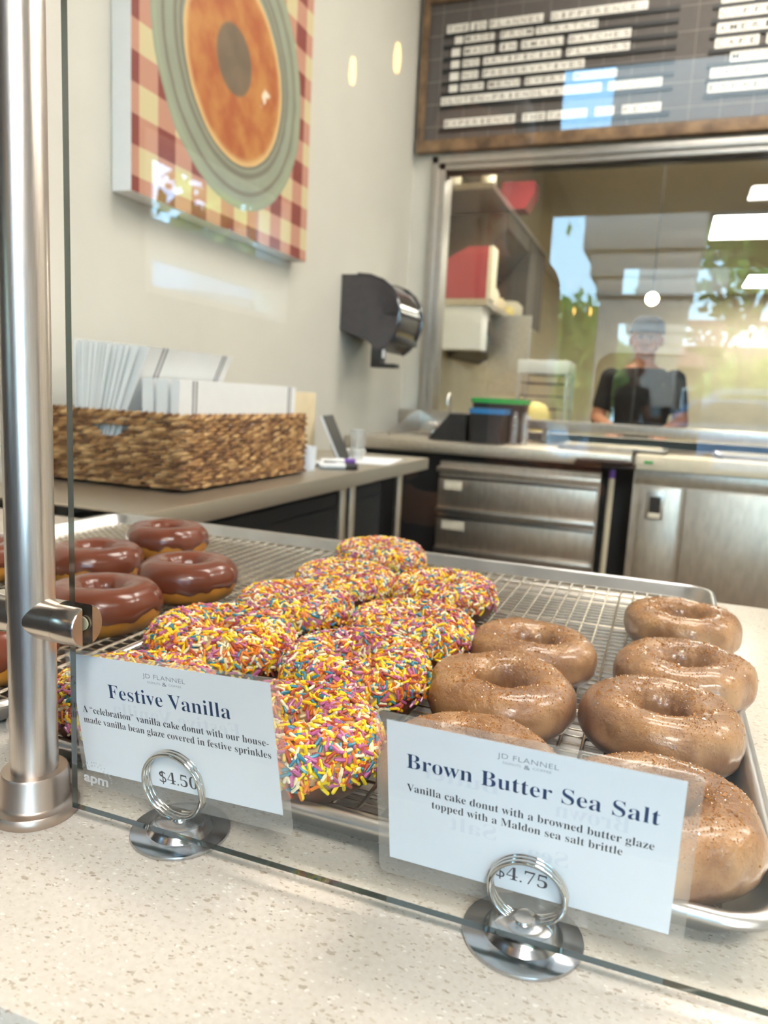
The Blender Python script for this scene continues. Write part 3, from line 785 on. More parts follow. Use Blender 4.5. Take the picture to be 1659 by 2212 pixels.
mm = 0.001
NV, GI, PI_ = MT['navy'], MT['grey_ink'], MT['pale_ink']
c1, P1, A1 = price_card([(-0.2975, 0.3105, 0.0883), (-0.1657, 0.3015, 0.0991), (-0.1594, 0.3076, 0.0282), (-0.2912, 0.3166, 0.0174)], (3.0 * mm, 2.6 * mm, 5.0 * mm, 10 * mm), [
    ('shop_name', PI_, 'JD FLANNEL', 52.0 * mm, 80.2 * mm, 7.8 * mm, 2.6 * mm, -0.012, 1.06),
    ('shop_line', PI_, 'DONUTS', 54.9 * mm, 63.4 * mm, 10.6 * mm, 1.2 * mm, -0.014, 1.0),
    ('shop_line', PI_, serif('&'), 64.8 * mm, 67.6 * mm, 11.0 * mm, 2.2 * mm, 0.0, 1.0),
    ('shop_line', PI_, 'COFFEE', 69.0 * mm, 77.3 * mm, 10.5 * mm, 1.2 * mm, -0.014, 1.0),
    ('title', NV, serif('Festive Vanilla'), 25.5 * mm, 106.9 * mm, 23.2 * mm, 8.3 * mm, -0.008, 1.0),
    ('description_line', GI, serif('A \u201ccelebration\u201d vanilla cake donut with our house-'), 4.1 * mm, 128.3 * mm, 34.6 * mm, 4.1 * mm, -0.007, 1.0),
    ('description_line', GI, serif('made vanilla bean glaze covered in festive sprinkles'), 3.8 * mm, 129.0 * mm, 41.0 * mm, 4.1 * mm, -0.007, 1.0),
    ('price', GI, serif('$4.50'), 54.2 * mm, 79.8 * mm, 68.2 * mm, 7.0 * mm, -0.010, 1.0)],
    [('Festive Vanilla', 27 * mm, 112 * mm, 33 * mm, 8.0 * mm)],
    'laminated white card reading Festive Vanilla in a ring clip')
c2, P2, A2 = price_card([(-0.1047, 0.3005, 0.0937), (0.0225, 0.2978, 0.0954), (0.0233, 0.3115, 0.0190), (-0.1041, 0.3143, 0.0174)], (5.5 * mm, 4.0 * mm, 6.0 * mm, 9.5 * mm), [
    ('shop_name', PI_, 'JD FLANNEL', 51.4 * mm, 77.6 * mm, 7.6 * mm, 2.6 * mm, -0.012, 1.06),
    ('shop_line', PI_, 'DONUTS', 53.9 * mm, 61.6 * mm, 10.2 * mm, 1.2 * mm, -0.014, 1.0),
    ('shop_line', PI_, serif('&'), 63.0 * mm, 65.6 * mm, 10.7 * mm, 2.2 * mm, 0.0, 1.0),
    ('shop_line', PI_, 'COFFEE', 66.8 * mm, 74.7 * mm, 10.1 * mm, 1.2 * mm, -0.014, 1.0),
    ('title', NV, serif('Brown Butter Sea Salt'), 9.4 * mm, 118.8 * mm, 23.6 * mm, 8.0 * mm, -0.008, 1.0),
    ('description_line', GI, serif('Vanilla cake donut with a browned butter glaze'), 9.4 * mm, 117.8 * mm, 36.3 * mm, 4.2 * mm, -0.007, 1.0),
    ('description_line', GI, serif('topped with a Maldon sea salt brittle'), 21.5 * mm, 105.7 * mm, 42.8 * mm, 4.2 * mm, -0.007, 1.0),
    ('price', GI, serif('$4.75'), 52.1 * mm, 75.8 * mm, 71.4 * mm, 7.2 * mm, -0.010, 1.0)],
    [('Brown', 77 * mm, 108 * mm, 31 * mm, 8 * mm), ('Butter', 16 * mm, 53 * mm, 27 * mm, 8 * mm), ('Salt', 30 * mm, 52 * mm, 52 * mm, 8 * mm), ('Sea', 66 * mm, 84 * mm, 57 * mm, 8 * mm)],
    'laminated white card reading Brown Butter Sea Salt in a ring clip')

def ring_clip(bx, by, P, A, cx, cy, r, label, br=0.0262):
    ux, uy, nz = A
    t = thing('ring_clip', label, 'card holder', (bx, by, 0), group='chrome ring clips holding price cards')
    prof = [(0.0001, 0.0002), (br, 0.0002), (br + 0.0003, 0.0009), (br, 0.0020), (br - 0.0012, 0.0024), (br * 0.70, 0.0027), (br * 0.665, 0.0029), (br * 0.60, 0.0052), (br * 0.54, 0.0078), (br * 0.50, 0.0082), (br * 0.36, 0.0078), (br * 0.20, 0.0080), (0.0046, 0.0086), (0.0043, 0.0096)]
    MB().lathe(prof, n=64).build('base', MT['satin_chrome'], t)
    c0 = Vector(P(cx, cy, 0.0)); rot = []
    low = c0 + uy * r
    MB().lathe([(0.0044, 0.0080), (0.0042, 0.0092), (0.0034, low.z - 0.0012), (0.0030, low.z + 0.0006), (0.0010, low.z + 0.0010)], ((low.x - bx) * 0.6, (low.y - by) * 0.6 - 0.001, 0), 24).build('stem', MT['chrome'], t)
    pts = []; n = 96; turns = 3
    for i in range(n * turns + 1):
        a = PI / 2 + 2 * PI * i / n
        d = 0.0050 - 0.0066 * i / (n * turns)
        p = c0 + ux * (r * math.cos(a)) + uy * (r * math.sin(a)) - nz * d
        pts.append((p.x - bx, p.y - by, p.z))
    MB().tube(pts, 0.00125, 12).build('double_ring', MT['chrome'], t)
    return t
ring_clip(-0.2230, 0.3112, P1, A1, 65.6 * mm, 67.0 * mm, 18.6 * mm, 'chrome ring clip on a round base holding the Festive Vanilla card')
ring_clip(-0.0372, 0.3092, P2, A2, 67.5 * mm, 73.2 * mm, 17.0 * mm, 'chrome ring clip on a round base holding the Brown Butter card', 0.0270)

# ------------------------------------------------------------------ poster on the left wall
po = thing('donut_poster', 'canvas poster of a glazed donut on a green plate over red gingham', 'poster', (-1.30, 2.03, 1.18))
YB0, YB1, ZB0, ZB1 = 1.560, 2.505, 0.706, 1.655
MB().box(-0.038, 0.0195, YB0 - 2.03, YB1 - 2.03, ZB0 - 1.18, ZB1 - 1.18, 0, 0.002).build('canvas', MT['white'], po, smooth=0)
pm = MB().box(YB0 - 2.03 + 0.001, YB1 - 2.03 - 0.001, ZB0 - 1.18 + 0.001, ZB1 - 1.18 - 0.001, 0.0, 0.0006).build('print', MT['poster'], po, smooth=0)
pm.rotation_euler = Matrix(((0, 0, 1), (1, 0, 0), (0, 1, 0))).to_euler(); pm.location = (0.0196, 0, 0)

# ------------------------------------------------------------------ paper towel dispenser
pd = thing('towel_dispenser', 'smoked black paper towel dispenser on the left wall', 'towel dispenser', (-1.34, 3.0, 0.6))
prof = [(-1.339, 0.741), (-1.27, 0.741), (-1.21, 0.735), (-1.155, 0.715), (-1.115, 0.685), (-1.088, 0.645), (-1.076, 0.600), (-1.080, 0.545), (-1.098, 0.495), (-1.130, 0.452), (-1.163, 0.430), (-1.218, 0.471), (-1.339, 0.515)]
def P_(a, b, d): return (a + 1.34, d - 3.0, b - 0.6)
bd = MB().prism(prof, P_, 2.96, 3.262); bd.build('cover', MT['smoke'], pd, smooth=35)
for yy in (-0.040, 0.262): MB().tube([(x + 1.34 + .004, yy, z - 0.6) for x, z in prof[1:11]], 0.007, 8).build('rounded_edge', MT['smoke'], pd)
MB().box(0.13, 0.255, -0.03, 0.255, -0.135, -0.105, 0, 0.006).build('paper_slot', MT['black'], pd)
lv = MB(); lv.box(0.145, 0.19, -0.035, 0.03, -0.235, -0.13, 0, 0.006).box(0.145, 0.255, -0.035, 0.03, -0.240, -0.222, 0, 0.004); lv.build('lever', MT['black'], pd)
MB().box(0.198, 0.208, -0.037, -0.030, -0.200, -0.165, 0, 0.002).build('lever_tip', MT['paper'], pd)
MB().box(0.20, 0.27, -0.045, 0.265, -0.022, -0.008, 0, 0.003).build('seam_band', MT['black'], pd)

# ------------------------------------------------------------------ menu board
mb = thing('menu_board', 'wood framed charcoal menu board with white letter tiles', 'menu board', (-1.318, 3.775, 1.464))
OX, OY, OZ = -1.318, 3.775, 1.464
f = MB(); BX1, BZ1 = 1.60, 2.215
f.box(0, BX1 - OX, -0.025, 0.024, 0, 0.055, 0, 0.003).box(0, BX1 - OX, -0.025, 0.024, BZ1 - OZ - 0.065, BZ1 - OZ, 0, 0.003)
f.box(0, 0.034, -0.025, 0.024, 0.05, BZ1 - OZ - 0.06, 0, 0.003).box(BX1 - OX - 0.034, BX1 - OX, -0.025, 0.024, 0.05, BZ1 - OZ - 0.06, 0, 0.003)
f.build('frame', MT['wood'], mb)
MB().box(0.03, BX1 - OX - 0.03, -0.004, 0.024, 0.05, BZ1 - OZ - 0.06).build('backing', MT['felt'], mb, smooth=0)
sl = MB()
for k in range(8): sl.box(0.034, BX1 - OX - 0.034, -0.0046, -0.004, 0.12 + 0.105 * k, 0.123 + 0.105 * k)
for k in range(22): sl.box(0.10 + 0.13 * k, 0.1025 + 0.13 * k, -0.0046, -0.004, 0.056, BZ1 - OZ - 0.066)
sl.build('board_seams', MT['felt_line'], mb, smooth=0)
def row_z(zb): return zb - OZ
def rail(x0, x1, zb):
    MB().box(x0 - OX, x1 - OX, -0.012, -0.004, row_z(zb) - 0.016, row_z(zb) + 0.001).build('letter_rail', MT['rail'], mb, smooth=0)
def word(body, x0, x1, zb, ink='tile_ink', h=0.041):
    n = len(body); wd = (x1 - x0) / n; t = MB()
    for i in range(n):
        t.box(x0 + wd * i - OX + 0.0006, x0 + wd * (i + 1) - OX - 0.0006, -0.010, -0.0045, row_z(zb), row_z(zb) + h, 0, 0.0012)
    o = t.build('word_tiles', MT['tile_w'], mb, smooth=0)
    l = MB()
    for i, ch in enumerate(body):
        if ch in ' \u25a1': continue
        w = wd * (0.30 if ch in 'I!:' else 0.62)
        c = x0 + wd * (i + 0.5) - OX
        put_text(l, ch, lambda x, z: (x, -0.0103, z), c - w / 2, c + w / 2, row_z(zb) + h * 0.2, h * 0.6 if ch not in ':' else h * 0.5, 0.003)
    if l.v: l.build('tile_lettering', MT[ink], o, smooth=0)
# pixel columns of the photographed words, turned into metres along the board
def bx(c): return -1.330 + (c - 167) * 0.001015 * 1.0
ROWS = [(2.007, 2.4, [('THE', 195, 302), ('JD', 310, 388), ('FLANNEL', 400, 652), ('DIFFERENCE:', 685, 1105)]),
        (1.955, 6, [('\u25a1', 236, 275), ('MADE', 283, 424), ('FROM', 453, 605), ('SCRATCH', 615, 887)]),
        (1.899, 10, [('\u25a1', 218, 260), ('MADE', 278, 424), ('IN', 450, 528), ('SMALL', 551, 740), ('BATCHES', 763, 1032)]),
        (1.846, 14, [('\u25a1', 215, 257), ('NO', 273, 353), ('ARTIFICIAL', 373, 732), ('FLAVORS', 757, 1030)]),
        (1.790, 18, [('\u25a1', 210, 254), ('NO', 269, 347), ('PRESERVATIVES', 370, 835)]),
        (1.737, 22, [('\u25a1', 208, 250), ('NEW', 264, 376), ('MENU', 397, 547), ('EVERY', 572, 755), ('MONTH', 790, 980)]),
        (1.679, 26, [('GLUTEN-FRIENDLY&VEGAN', 167, 912), ('DONUTS', 942, 1168)]),
        (1.573, 30, [('EXPERIENCE', 180, 524), ('THE', 556, 665), ('TASTE', 672, 850), ('OF', 885, 968), ('REAL', 1000, 1165)])]
# left ends and rights ends of the rows at the wall (from the camera geometry)
ENDS = [(195, 1105, -1.195, -0.262), (236, 887, -1.152, -0.475), (218, 1032, -1.165, -0.325), (215, 1030, -1.165, -0.325), (210, 835, -1.167, -0.52), (208, 980, -1.167, -0.37), (167, 1168, -1.205, -0.170), (180, 1165, -1.182, -0.164)]
for (zb, _, words), (a, b, xa, xb) in zip(ROWS, ENDS):
    fx = lambda c: xa + (c - a) * (xb - xa) / (b - a)
    for body, c0, c1_ in words: word(body, fx(c0), fx(c1_), zb)
    rail(-1.205, -0.125, zb)
for zb, body, x0, wd in ((2.050, '      ', 0.05, 0.044), (1.992, 'HOT', 0.040, 0.044), (1.992, 'C', 0.198, 0.044), (1.932, 'COFFEE', 0.036, 0.044), (1.872, 'AMERICANO', 0.034, 0.044), (1.812, 'CAFE', 0.032, 0.044), (1.812, 'LATTE', 0.235, 0.044),
                         (1.752, 'MOCHA', 0.100, 0.044), (1.692, 'CAPPUCCINO', 0.026, 0.044), (1.632, 'ESPRESSO', 0.022, 0.044)):
    word(body, x0, x0 + wd * len(body), zb, 'tile_ink2', 0.045)
    if body not in ('C', 'LATTE'): rail(0.01, 0.75, zb)

# ------------------------------------------------------------------ prep table along the left wall
pt = thing('prep_table', 'stainless steel prep table along the left wall under the poster', 'table', (-1.09, 1.95, FLOOR))
t = MB(); t.box(-0.249, 0.250, -0.90, 0.78, 0.930, 0.935, 0, 0.002); t.build('tabletop', MT['steel_warm'], pt)
t = MB(); t.box(0.246, 0.252, -0.90, 0.78, 0.893, 0.9345, 0, 0.002).box(-0.249, 0.250, 0.774, 0.780, 0.893, 0.9345, 0, 0.002); t.build('front_edge', MT['steel_warm'], pt)
for x, y in ((0.222, 0.03), (0.222, 0.10), (0.222, 0.53), (0.222, -0.85), (-0.21, 0.70), (-0.21, -0.85)):
    MB().tube([(x, y, 0.002), (x, y, 0.930)], 0.0135, 16).build('leg', MT['steel_warm'], pt)
bf = thing('undercounter_cooler', 'black cooler cabinet tucked under the left prep table', 'cooler', (-1.15, 1.9, FLOOR))
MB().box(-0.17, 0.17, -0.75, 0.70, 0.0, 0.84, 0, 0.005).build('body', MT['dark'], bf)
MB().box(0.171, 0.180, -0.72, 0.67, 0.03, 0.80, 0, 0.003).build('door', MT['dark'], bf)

# basket with folded boxes
BX0, BX1_, BY0, BY1, BZ0, BZ1_ = -1.318, -0.925, 1.295, 1.872, 0.0195, 0.180
bk = thing('wicker_basket', 'brown woven wicker basket full of folded white boxes', 'basket', ((BX0 + BX1_) / 2, (BY0 + BY1) / 2, BZ0))
ox, oy = (BX0 + BX1_) / 2, (BY0 + BY1) / 2; hx, hy = (BX1_ - BX0) / 2, (BY1 - BY0) / 2; hz = BZ1_ - BZ0
WK = [mat('wicker_dark', srgb(116, 78, 46), 0.65, var=0.3, scale=60), mat('wicker_mid', srgb(158, 116, 70), 0.65, var=0.3, scale=60), mat('wicker_pale', srgb(196, 156, 104), 0.65, var=0.3, scale=60)]
b = MB(); rw = random.Random(4)
per = rrect(-hx + .008, hx - .008, -hy + .008, hy - .008, 0.018, 4); per.append(per[0])
segs = [((per[i][0], per[i][1]), (per[i + 1][0], per[i + 1][1])) for i in range(len(per) - 1)]
Ls = [math.dist(a, c) for a, c in segs]; LT = sum(Ls)
def on_per(s):
    s %= LT
    for (a, c), l in zip(segs, Ls):
        if s <= l: q = s / max(l, 1e-9); return a[0] + (c[0] - a[0]) * q, a[1] + (c[1] - a[1]) * q, math.atan2(c[1] - a[1], c[0] - a[0])
        s -= l
    return per[0][0], per[0][1], 0.0
rows, step = 19, 0.024
for k in range(rows):
    z = 0.006 + (hz - 0.016) * k / (rows - 1); n = int(LT / step)
    for i in range(n):
        x, y, an = on_per(i * LT / n + (k % 2) * step / 2 + rw.uniform(-.003, .003))
        if k in (13, 14, 15) and y < -hy + .03 and abs(x + 0.005) < 0.036: continue        # the hand hole
        L = step * rw.uniform(0.62, 0.78); r = 0.0050 * rw.uniform(0.85, 1.15); tl = rw.uniform(0.04, 0.18)
        d = Vector((math.cos(an) * math.cos(tl), math.sin(an) * math.cos(tl), math.sin(tl)))
        out = Vector((math.sin(an), -math.cos(an), 0)) * (0.0022 if i % 2 else -0.001)
        c = Vector((x, y, z)) + out
        b.tube([c - d * L, c - d * L * 0.5, c + d * L * 0.5, c + d * L], [r * 0.3, r * 0.95, r * 0.95, r * 0.3], 6, rw.choices((0, 1, 2), (3, 4, 2))[0])
b.build('woven_wall', WK, bk, smooth=60)
b = MB(); inner = rrect(-hx + .012, hx - .012, -hy + .012, hy - .012, 0.014, 4)
b.add([(x, y, 0.003) for x, y in inner], [list(range(len(inner)))])
b.build('bottom', WK[0], bk, smooth=0)
b = MB(); n = int(LT / 0.020)
for i in range(n):
    x, y, an = on_per(i * LT / n); d = Vector((math.cos(an) * .9, math.sin(an) * .9, 0.42)); c = Vector((x, y, hz - 0.005))
    b.tube([c - d * 0.014, c, c + d * 0.014], [0.003, 0.0058, 0.003], 6, i % 3)
b.build('braided_rim', WK, bk, smooth=60)

def carton(x0, x1, y0, y1, z1, th0, th1, label, grp, printed):
    """flat box standing on edge: x0 at its foot, x1 at its top, a little puffed at the top"""
    t = thing('folded_box', label, 'box', (x0, y0, 0.030), group=grp); h = z1 - 0.030; dx = x1 - x0; L = y1 - y0
    b = MB(); b.loft([[(d - th / 2, 0, z), (d + th / 2, 0, z), (d + th / 2, L, z), (d - th / 2, L, z)] for z, d, th in ((0, 0, th0), (h * 0.55, dx * 0.5, (th0 + th1) / 2), (h, dx, th1))])
    b.build('flat_card', MT['white'], t, smooth=0)
    if printed:
        s = MB(); e = 0.0004
        for yy in (0.045, L - 0.045):
            for q in (0, 0.012):
                ps = [(d + th / 2 + e, yy + q + k, z) for k in (0, 0.0055) for z, d, th in ((0, 0, th0), (h * 0.55, dx * 0.5, (th0 + th1) / 2), (h, dx, th1))]
                s.add(ps, [(0, 3, 4, 1), (1, 4, 5, 2)])
        s.build('grey_stripes', MT['stripe'], t, smooth=0)
    return t
G1, G2 = 'folded boxes in the rear bundle', 'folded boxes in the front bundle'
nb = 26
for i in range(nb):
    f_ = i / (nb - 1); last = i == nb - 1
    carton(-1.236 + 0.086 * f_, -1.236 + 0.201 * f_, 1.318 + (0 if last else rw.uniform(0, .010)), 1.640, 0.330 - 0.012 * f_ + rw.uniform(-.0012, .0012), 0.0032, 0.0058 if not last else 0.005,
           'frontmost folded white box of the taller rear bundle, grey stripes showing' if last else 'folded white box packed on edge in the taller rear bundle', G1, last)
nf = 11
for i in range(nf):
    last = i == nf - 1; x = -1.056 + 0.0072 * i + (0.008 if i > 3 else 0) + (0.009 if i > 7 else 0)
    carton(x, x + 0.004, 1.322, 1.845, 0.252 + rw.uniform(-.0012, .0012), 0.0062, 0.0068,
           'frontmost folded white box of the lower front bundle, with its long blank face' if last else 'folded white box packed on edge in the lower front bundle', G2, last)

# small things at the far end of the prep table
ZT = 0.0152
b = MB().box(-0.055, 0.055, -0.10, 0.10, 0, 0.225, 0, 0.003); tag(b.build('cardboard_carton', MT['tan'], origin=(0, 0, 0)), 'tall tan carton standing right behind the wicker basket', 'carton').location = (-1.135, 2.12, ZT)
tb = thing('tablet_stand', 'thin white tablet leaning on a stand beside the tan carton', 'tablet', (-1.015, 2.30, ZT), 0.25)
b = MB(); b.prism([(-0.060, 0.150), (-0.054, 0.152), (0.012, 0.006), (0.006, 0.004)], lambda a, c, d: (a, d, c), -0.09, 0.09); b.build('screen', MT['paper'], tb, smooth=0)
b = MB(); b.prism([(-0.0535, 0.1525), (-0.0515, 0.1528), (0.0145, 0.0068), (0.0125, 0.006)], lambda a, c, d: (a, d, c), -0.09, 0.09); b.build('screen_bezel', MT['bezel'], tb, smooth=0)
b = MB().box(-0.07, 0.02, -0.05, 0.05, 0, 0.008, 0, 0.002); b.tube([(-0.01, 0, 0.004), (-0.035, 0, 0.05), (-0.028, 0, 0.08)], 0.006, 8); b.build('stand_foot', MT['steel'], tb)
b = MB().lathe([(0.023, 0.0), (0.031, 0.105), (0.0322, 0.106), (0.0300, 0.105), (0.022, 0.003)], n=28, caps=True); tag(b.build('plastic_cup', MT['clear'], smooth=50), 'clear plastic cup standing behind the white tablet', 'cup').location = (-1.00, 2.40, ZT)
def marker(x, y, rz, m, capm, label):
    t = thing('marker_pen', label, 'marker', (x, y, ZT + 0.010), rz, group='markers on the prep table')
    MB().tube([(-0.05, 0, 0), (0.028, 0, 0)], 0.0095, 14).build('barrel', MT[m], t); MB().tube([(0.0285, 0, 0), (0.066, 0, 0)], 0.0098, 14).build('pen_cap', MT[capm], t)
marker(-0.915, 2.035, 0.55, 'white', 'black', 'white marker pen with a black cap near the table edge')
marker(-0.985, 2.185, 0.75, 'white', 'purple', 'white marker pen with a purple tip by the tablet')
marker(-1.00, 2.07, 0.1, 'white', 'bezel', 'white marker pen with a grey cap beside the carton')
b = MB().box(-0.10, 0.10, -0.14, 0.14, 0, 0.0012); o = tag(b.build('paper_sheet', MT['paper'], smooth=0), 'white sheet of paper at the far end of the prep table', 'paper'); o.location = (-0.965, 2.42, ZT); o.rotation_euler = (0, 0, 0.15)
b = MB().box(-0.04, 0.04, -0.03, 0.03, 0, 0.022, 0, 0.004); tag(b.build('label_roll_box', MT['white'], smooth=40), 'small white box beside the paper sheet', 'box').location = (-1.10, 2.60, ZT)
b = MB().lathe([(0.0001, 0), (0.026, 0), (0.029, 0.07), (0.027, 0.07), (0.024, 0.004), (0.0001, 0.004)], n=24); tag(b.build('napkin_cup', MT['paper'], smooth=50), 'white paper cup at the right end of the basket', 'cup').location = (-0.975, 1.955, ZT)

# ------------------------------------------------------------------ back counter with sink
bc = thing('back_counter', 'stainless back counter with sink under the pass-through window', 'counter', (-0.3, 3.4, FLOOR))
cz = 0.062 - FLOOR
MB().box(-1.035, 0.19, -0.350, 0.398, cz - 0.050, cz, 0, 0.006).box(0.185, 2.0, -0.205, 0.398, cz - 0.050, cz, 0, 0.006).build('worktop', MT['steel_warm'], bc)
MB().box(-1.035, -0.34, 0.355, 0.396, cz, cz + 0.120, 0, 0.004).build('backsplash', MT['steel'], bc)
b = MB(); b.prism([(-0.10, cz), (0.354, cz), (0.354, cz + 0.118), (0.28, cz + 0.118), (-0.09, cz + 0.01)], lambda a, c, d: (d, a, c), -0.925, -0.915); b.build('side_splash', MT['steel'], bc, smooth=0)
MB().box(-0.91, -0.58, 0.05, 0.30, cz + 0.0005, cz + 0.004, 0, 0.002).build('sink_rim', MT['steel'], bc)
MB().box(-0.88, -0.61, 0.075, 0.275, cz + 0.0035, cz + 0.0045).build('basin_shade_plate', MT['kitchen_dark'], bc, smooth=0)  # flat dark plate; the basin's inner shade put into its colour
MB().box(-1.03, 2.0, -0.195, 0.39, 0.0, cz - 0.051).build('shade_base', MT['dark'], bc, smooth=0)  # near-black block; shade under the worktop put into its colour
fa = thing('gooseneck_faucet', 'chrome gooseneck faucet at the sink behind the prep table', 'faucet', (-1.045, 3.725, 0.062))
b = MB().tube([(0, 0, 0), (0, 0, 0.17)] + [(0, -0.030 + 0.030 * math.cos(a), 0.17 + 0.036 * math.sin(a)) for a in [PI * i / 8 for i in range(1, 9)]] + [(0, -0.060, 0.155)], 0.0075, 12)
b.build('spout', MT['chrome'], fa); MB().box(-0.09, 0.09, -0.022, 0.022, 0, 0.018, 0, 0.005).build('deck_plate', MT['chrome'], fa)
for s in (-1, 1):
    h = MB().lathe([(0.012, 0.0), (0.011, 0.03), (0.014, 0.034), (0.006, 0.045)], (s * 0.075, 0, 0.018), 16); h.tube([(s * 0.075, 0, 0.056), (s * 0.115, -0.03, 0.06)], 0.005, 8); h.build('handle', MT['chrome'], fa)

def bin_(name, label, x, y, sx, sy, h, body, lid, grp=None, taper=0.9):
    t = thing(name, label, 'storage bin', (x, y, 0.0635), group=grp)
    b = MB(); b.loft([[(a * taper, c * taper, 0) for a, c in rrect(-sx / 2, sx / 2, -sy / 2, sy / 2, 0.015, 4)], [(a, c, h) for a, c in rrect(-sx / 2, sx / 2, -sy / 2, sy / 2, 0.015, 4)]]); b.build('tub', MT[body], t)
    b = MB(); b.loft([[(a * 1.05, c * 1.05, z) for a, c in rrect(-sx / 2, sx / 2, -sy / 2, sy / 2, 0.015, 4)] for z in (h + 0.0005, h + 0.022)]); b.build('lid', MT[lid], t)
    return t
bin_('lidded_bin', 'black bin with a blue lid on the back counter', -0.722, 3.225, 0.150, 0.15, 0.125, 'black', 'blue', 'bins on the back counter', 0.96)
bin_('lidded_bin', 'black bin with a green lid behind the blue lidded one', -0.715, 3.405, 0.235, 0.16, 0.172, 'black', 'green', 'bins on the back counter')
b = MB(); b.prism([(-0.125, 0.0), (0.045, 0.0), (0.045, 0.118), (-0.03, 0.118)], lambda a, c, d: (a, d, c), -0.06, 0.06); tag(b.build('slanted_caddy', MT['black'], smooth=0), 'black slant-sided caddy left of the blue lidded bin', 'caddy').location = (-0.865, 3.25, 0.0635)
for k, lab in enumerate(('tall clear bottle just right of the blue lidded bin', 'tall clear bottle second to the right of the blue lidded bin')):
    b = MB().lathe([(0.016, 0), (0.017, 0.10), (0.008, 0.125), (0.008, 0.14)], n=16); tag(b.build('squeeze_bottle', MT['clear'], smooth=50), lab, 'bottle', 'clear bottles on the back counter').location = (-0.615 + 0.045 * k, 3.25, 0.0635)

ld = thing('pass_through_shelf', 'stainless shelf at the foot of the pass-through window', 'shelf', (0.5, 3.6, 0.105))
MB().box(-1.12, 1.5, -0.10, 0.198, 0.020, 0.062, 0, 0.004).build('shelf_plate', MT['steel'], ld)
for x in (-1.05, 0.2, 1.4): MB().box(x - 0.012, x + 0.012, 0.10, 0.19, -0.0425, 0.0195).build('bracket', MT['steel'], ld, smooth=0)

def half_pan(x, y, label):
    t = thing('cooling_tray', label, 'tray', (x, y, 0.0625), group='trays on the back counter')
    b = MB(); R = lambda i, z: [(a, c, z) for a, c in rrect(-0.22 + i, 0.22 - i, -0.15 + i, 0.15 - i, 0.02, 4)]
    b.loft([R(.02, .001), R(.012, .002), R(0.004, .019), R(0, .020), R(0, .017), R(.016, 0.0005)]); b.build('pan', MT['alu'], t)
    b = MB()
    for k in range(24): b.tube([(-0.19 + 0.38 * k / 23, -0.125, 0.021), (-0.19 + 0.38 * k / 23, 0.125, 0.021)], 0.0022, 5)
    for k in range(8): b.tube([(-0.195, -0.12 + 0.24 * k / 7, 0.0185), (0.195, -0.12 + 0.24 * k / 7, 0.0185)], 0.0018, 5)
    b.build('wire_rack', MT['cream'], t)
half_pan(-0.20, 3.30, 'wire-racked tray on the back counter above the broom gap')
half_pan(0.42, 3.36, 'wire-racked tray at the far right of the back counter')

# ------------------------------------------------------------------ drawer fridge, broom gap, worktop fridge
fr = thing('drawer_fridge', 'stainless undercounter fridge with two wide drawers', 'fridge', (-0.555, 3.05, FLOOR))
zf = lambda z: z - FLOOR
MB().box(-0.335, 0.335, 0.022, 0.148, 0.08, zf(-0.020)).build('body', MT['steel_door'], fr, smooth=0)
MB().box(-0.338, 0.338, -0.018, 0.021, zf(-0.062), zf(-0.040), 0, 0.004).build('top_rail', MT['steel_door'], fr)
for i, (z0, z1) in enumerate(((-0.222, -0.078), (-0.395, -0.250))):
    d = MB().box(-0.330, 0.328, -0.004, 0.020, zf(z0), zf(z1), 0, 0.003).build('drawer', MT['steel_door'], fr)
    MB().box(-0.332, 0.330, -0.026, -0.0042, zf(z0) - 0.016, zf(z0) + 0.006, 0, 0.006).build('pull_lip', MT['steel'], d)
    MB().box(-0.330, 0.328, -0.0062, -0.0042, zf(z1) - 0.012, zf(z1) - 0.002).build('shade_strip', MT['bezel'], d, smooth=0)  # dark strip on the drawer face, a shadow line put into colour
    MB().box(-0.305 + 0.0 * i, -0.225 + 0.02 * i, -0.0066, -0.0042, zf(z1) - 0.060, zf(z1) - 0.022, 0, 0.001).build('paper_label', MT['label'], d)
MB().box(-0.332, 0.332, -0.012, 0.0215, zf(-0.420), zf(-0.400), 0, 0.004).build('bottom_rail', MT['steel'], fr)
MB().box(-0.330, 0.330, 0.005, 0.0215, 0.08, zf(-0.421)).build('kick_grille', MT['black'], fr, smooth=0)
for x in (-0.29, 0.29): MB().lathe([(0.02, 0.0), (0.02, 0.08)], (x, 0.08, 0), 12).build('leg', MT['black'], fr)

br = thing('broom', 'broom with a beige pole in the gap between the fridges', 'broom', (-0.178, 2.99, FLOOR))
MB().tube([(0, 0, 0.10), (0.004, 0.02, zf(-0.030))], 0.0115, 12).build('pole', MT['pole'], br)
MB().tube([(0.004, 0.02, zf(-0.0295)), (0.004, 0.021, zf(0.004))], 0.0120, 12).build('hanger_tip', MT['purple'], br)
b = MB(); b.prism([(-0.12, 0.0), (0.12, 0.0), (0.05, 0.11), (-0.05, 0.11)], lambda a, c, d: (a, d, c), -0.02, 0.02); b.build('bristles', MT['black'], br, smooth=0)
tr = MB(); tr.loft([[(a, c, z) for a, c in rrect(-0.105 + i, 0.105 - i, -0.06 + i, 0.06 - i, 0.03, 5)] for i, z in ((0.008, 0.0), (0, 0.004), (0, 0.012), (0.006, 0.012), (0.012, 0.005))])
o = tag(tr.build('serving_tray', MT['brown_tray']), 'brown round-cornered tray on edge above the broom gap', 'tray'); o.location = (-0.205, 2.985, 0.030); o.rotation_euler = (0.0, 0, 0)
b = MB().box(-0.115, 0.115, 0.0, 0.062, -0.018, -0.0005); b.build('tray_support', MT['brown_tray'], o, smooth=0)

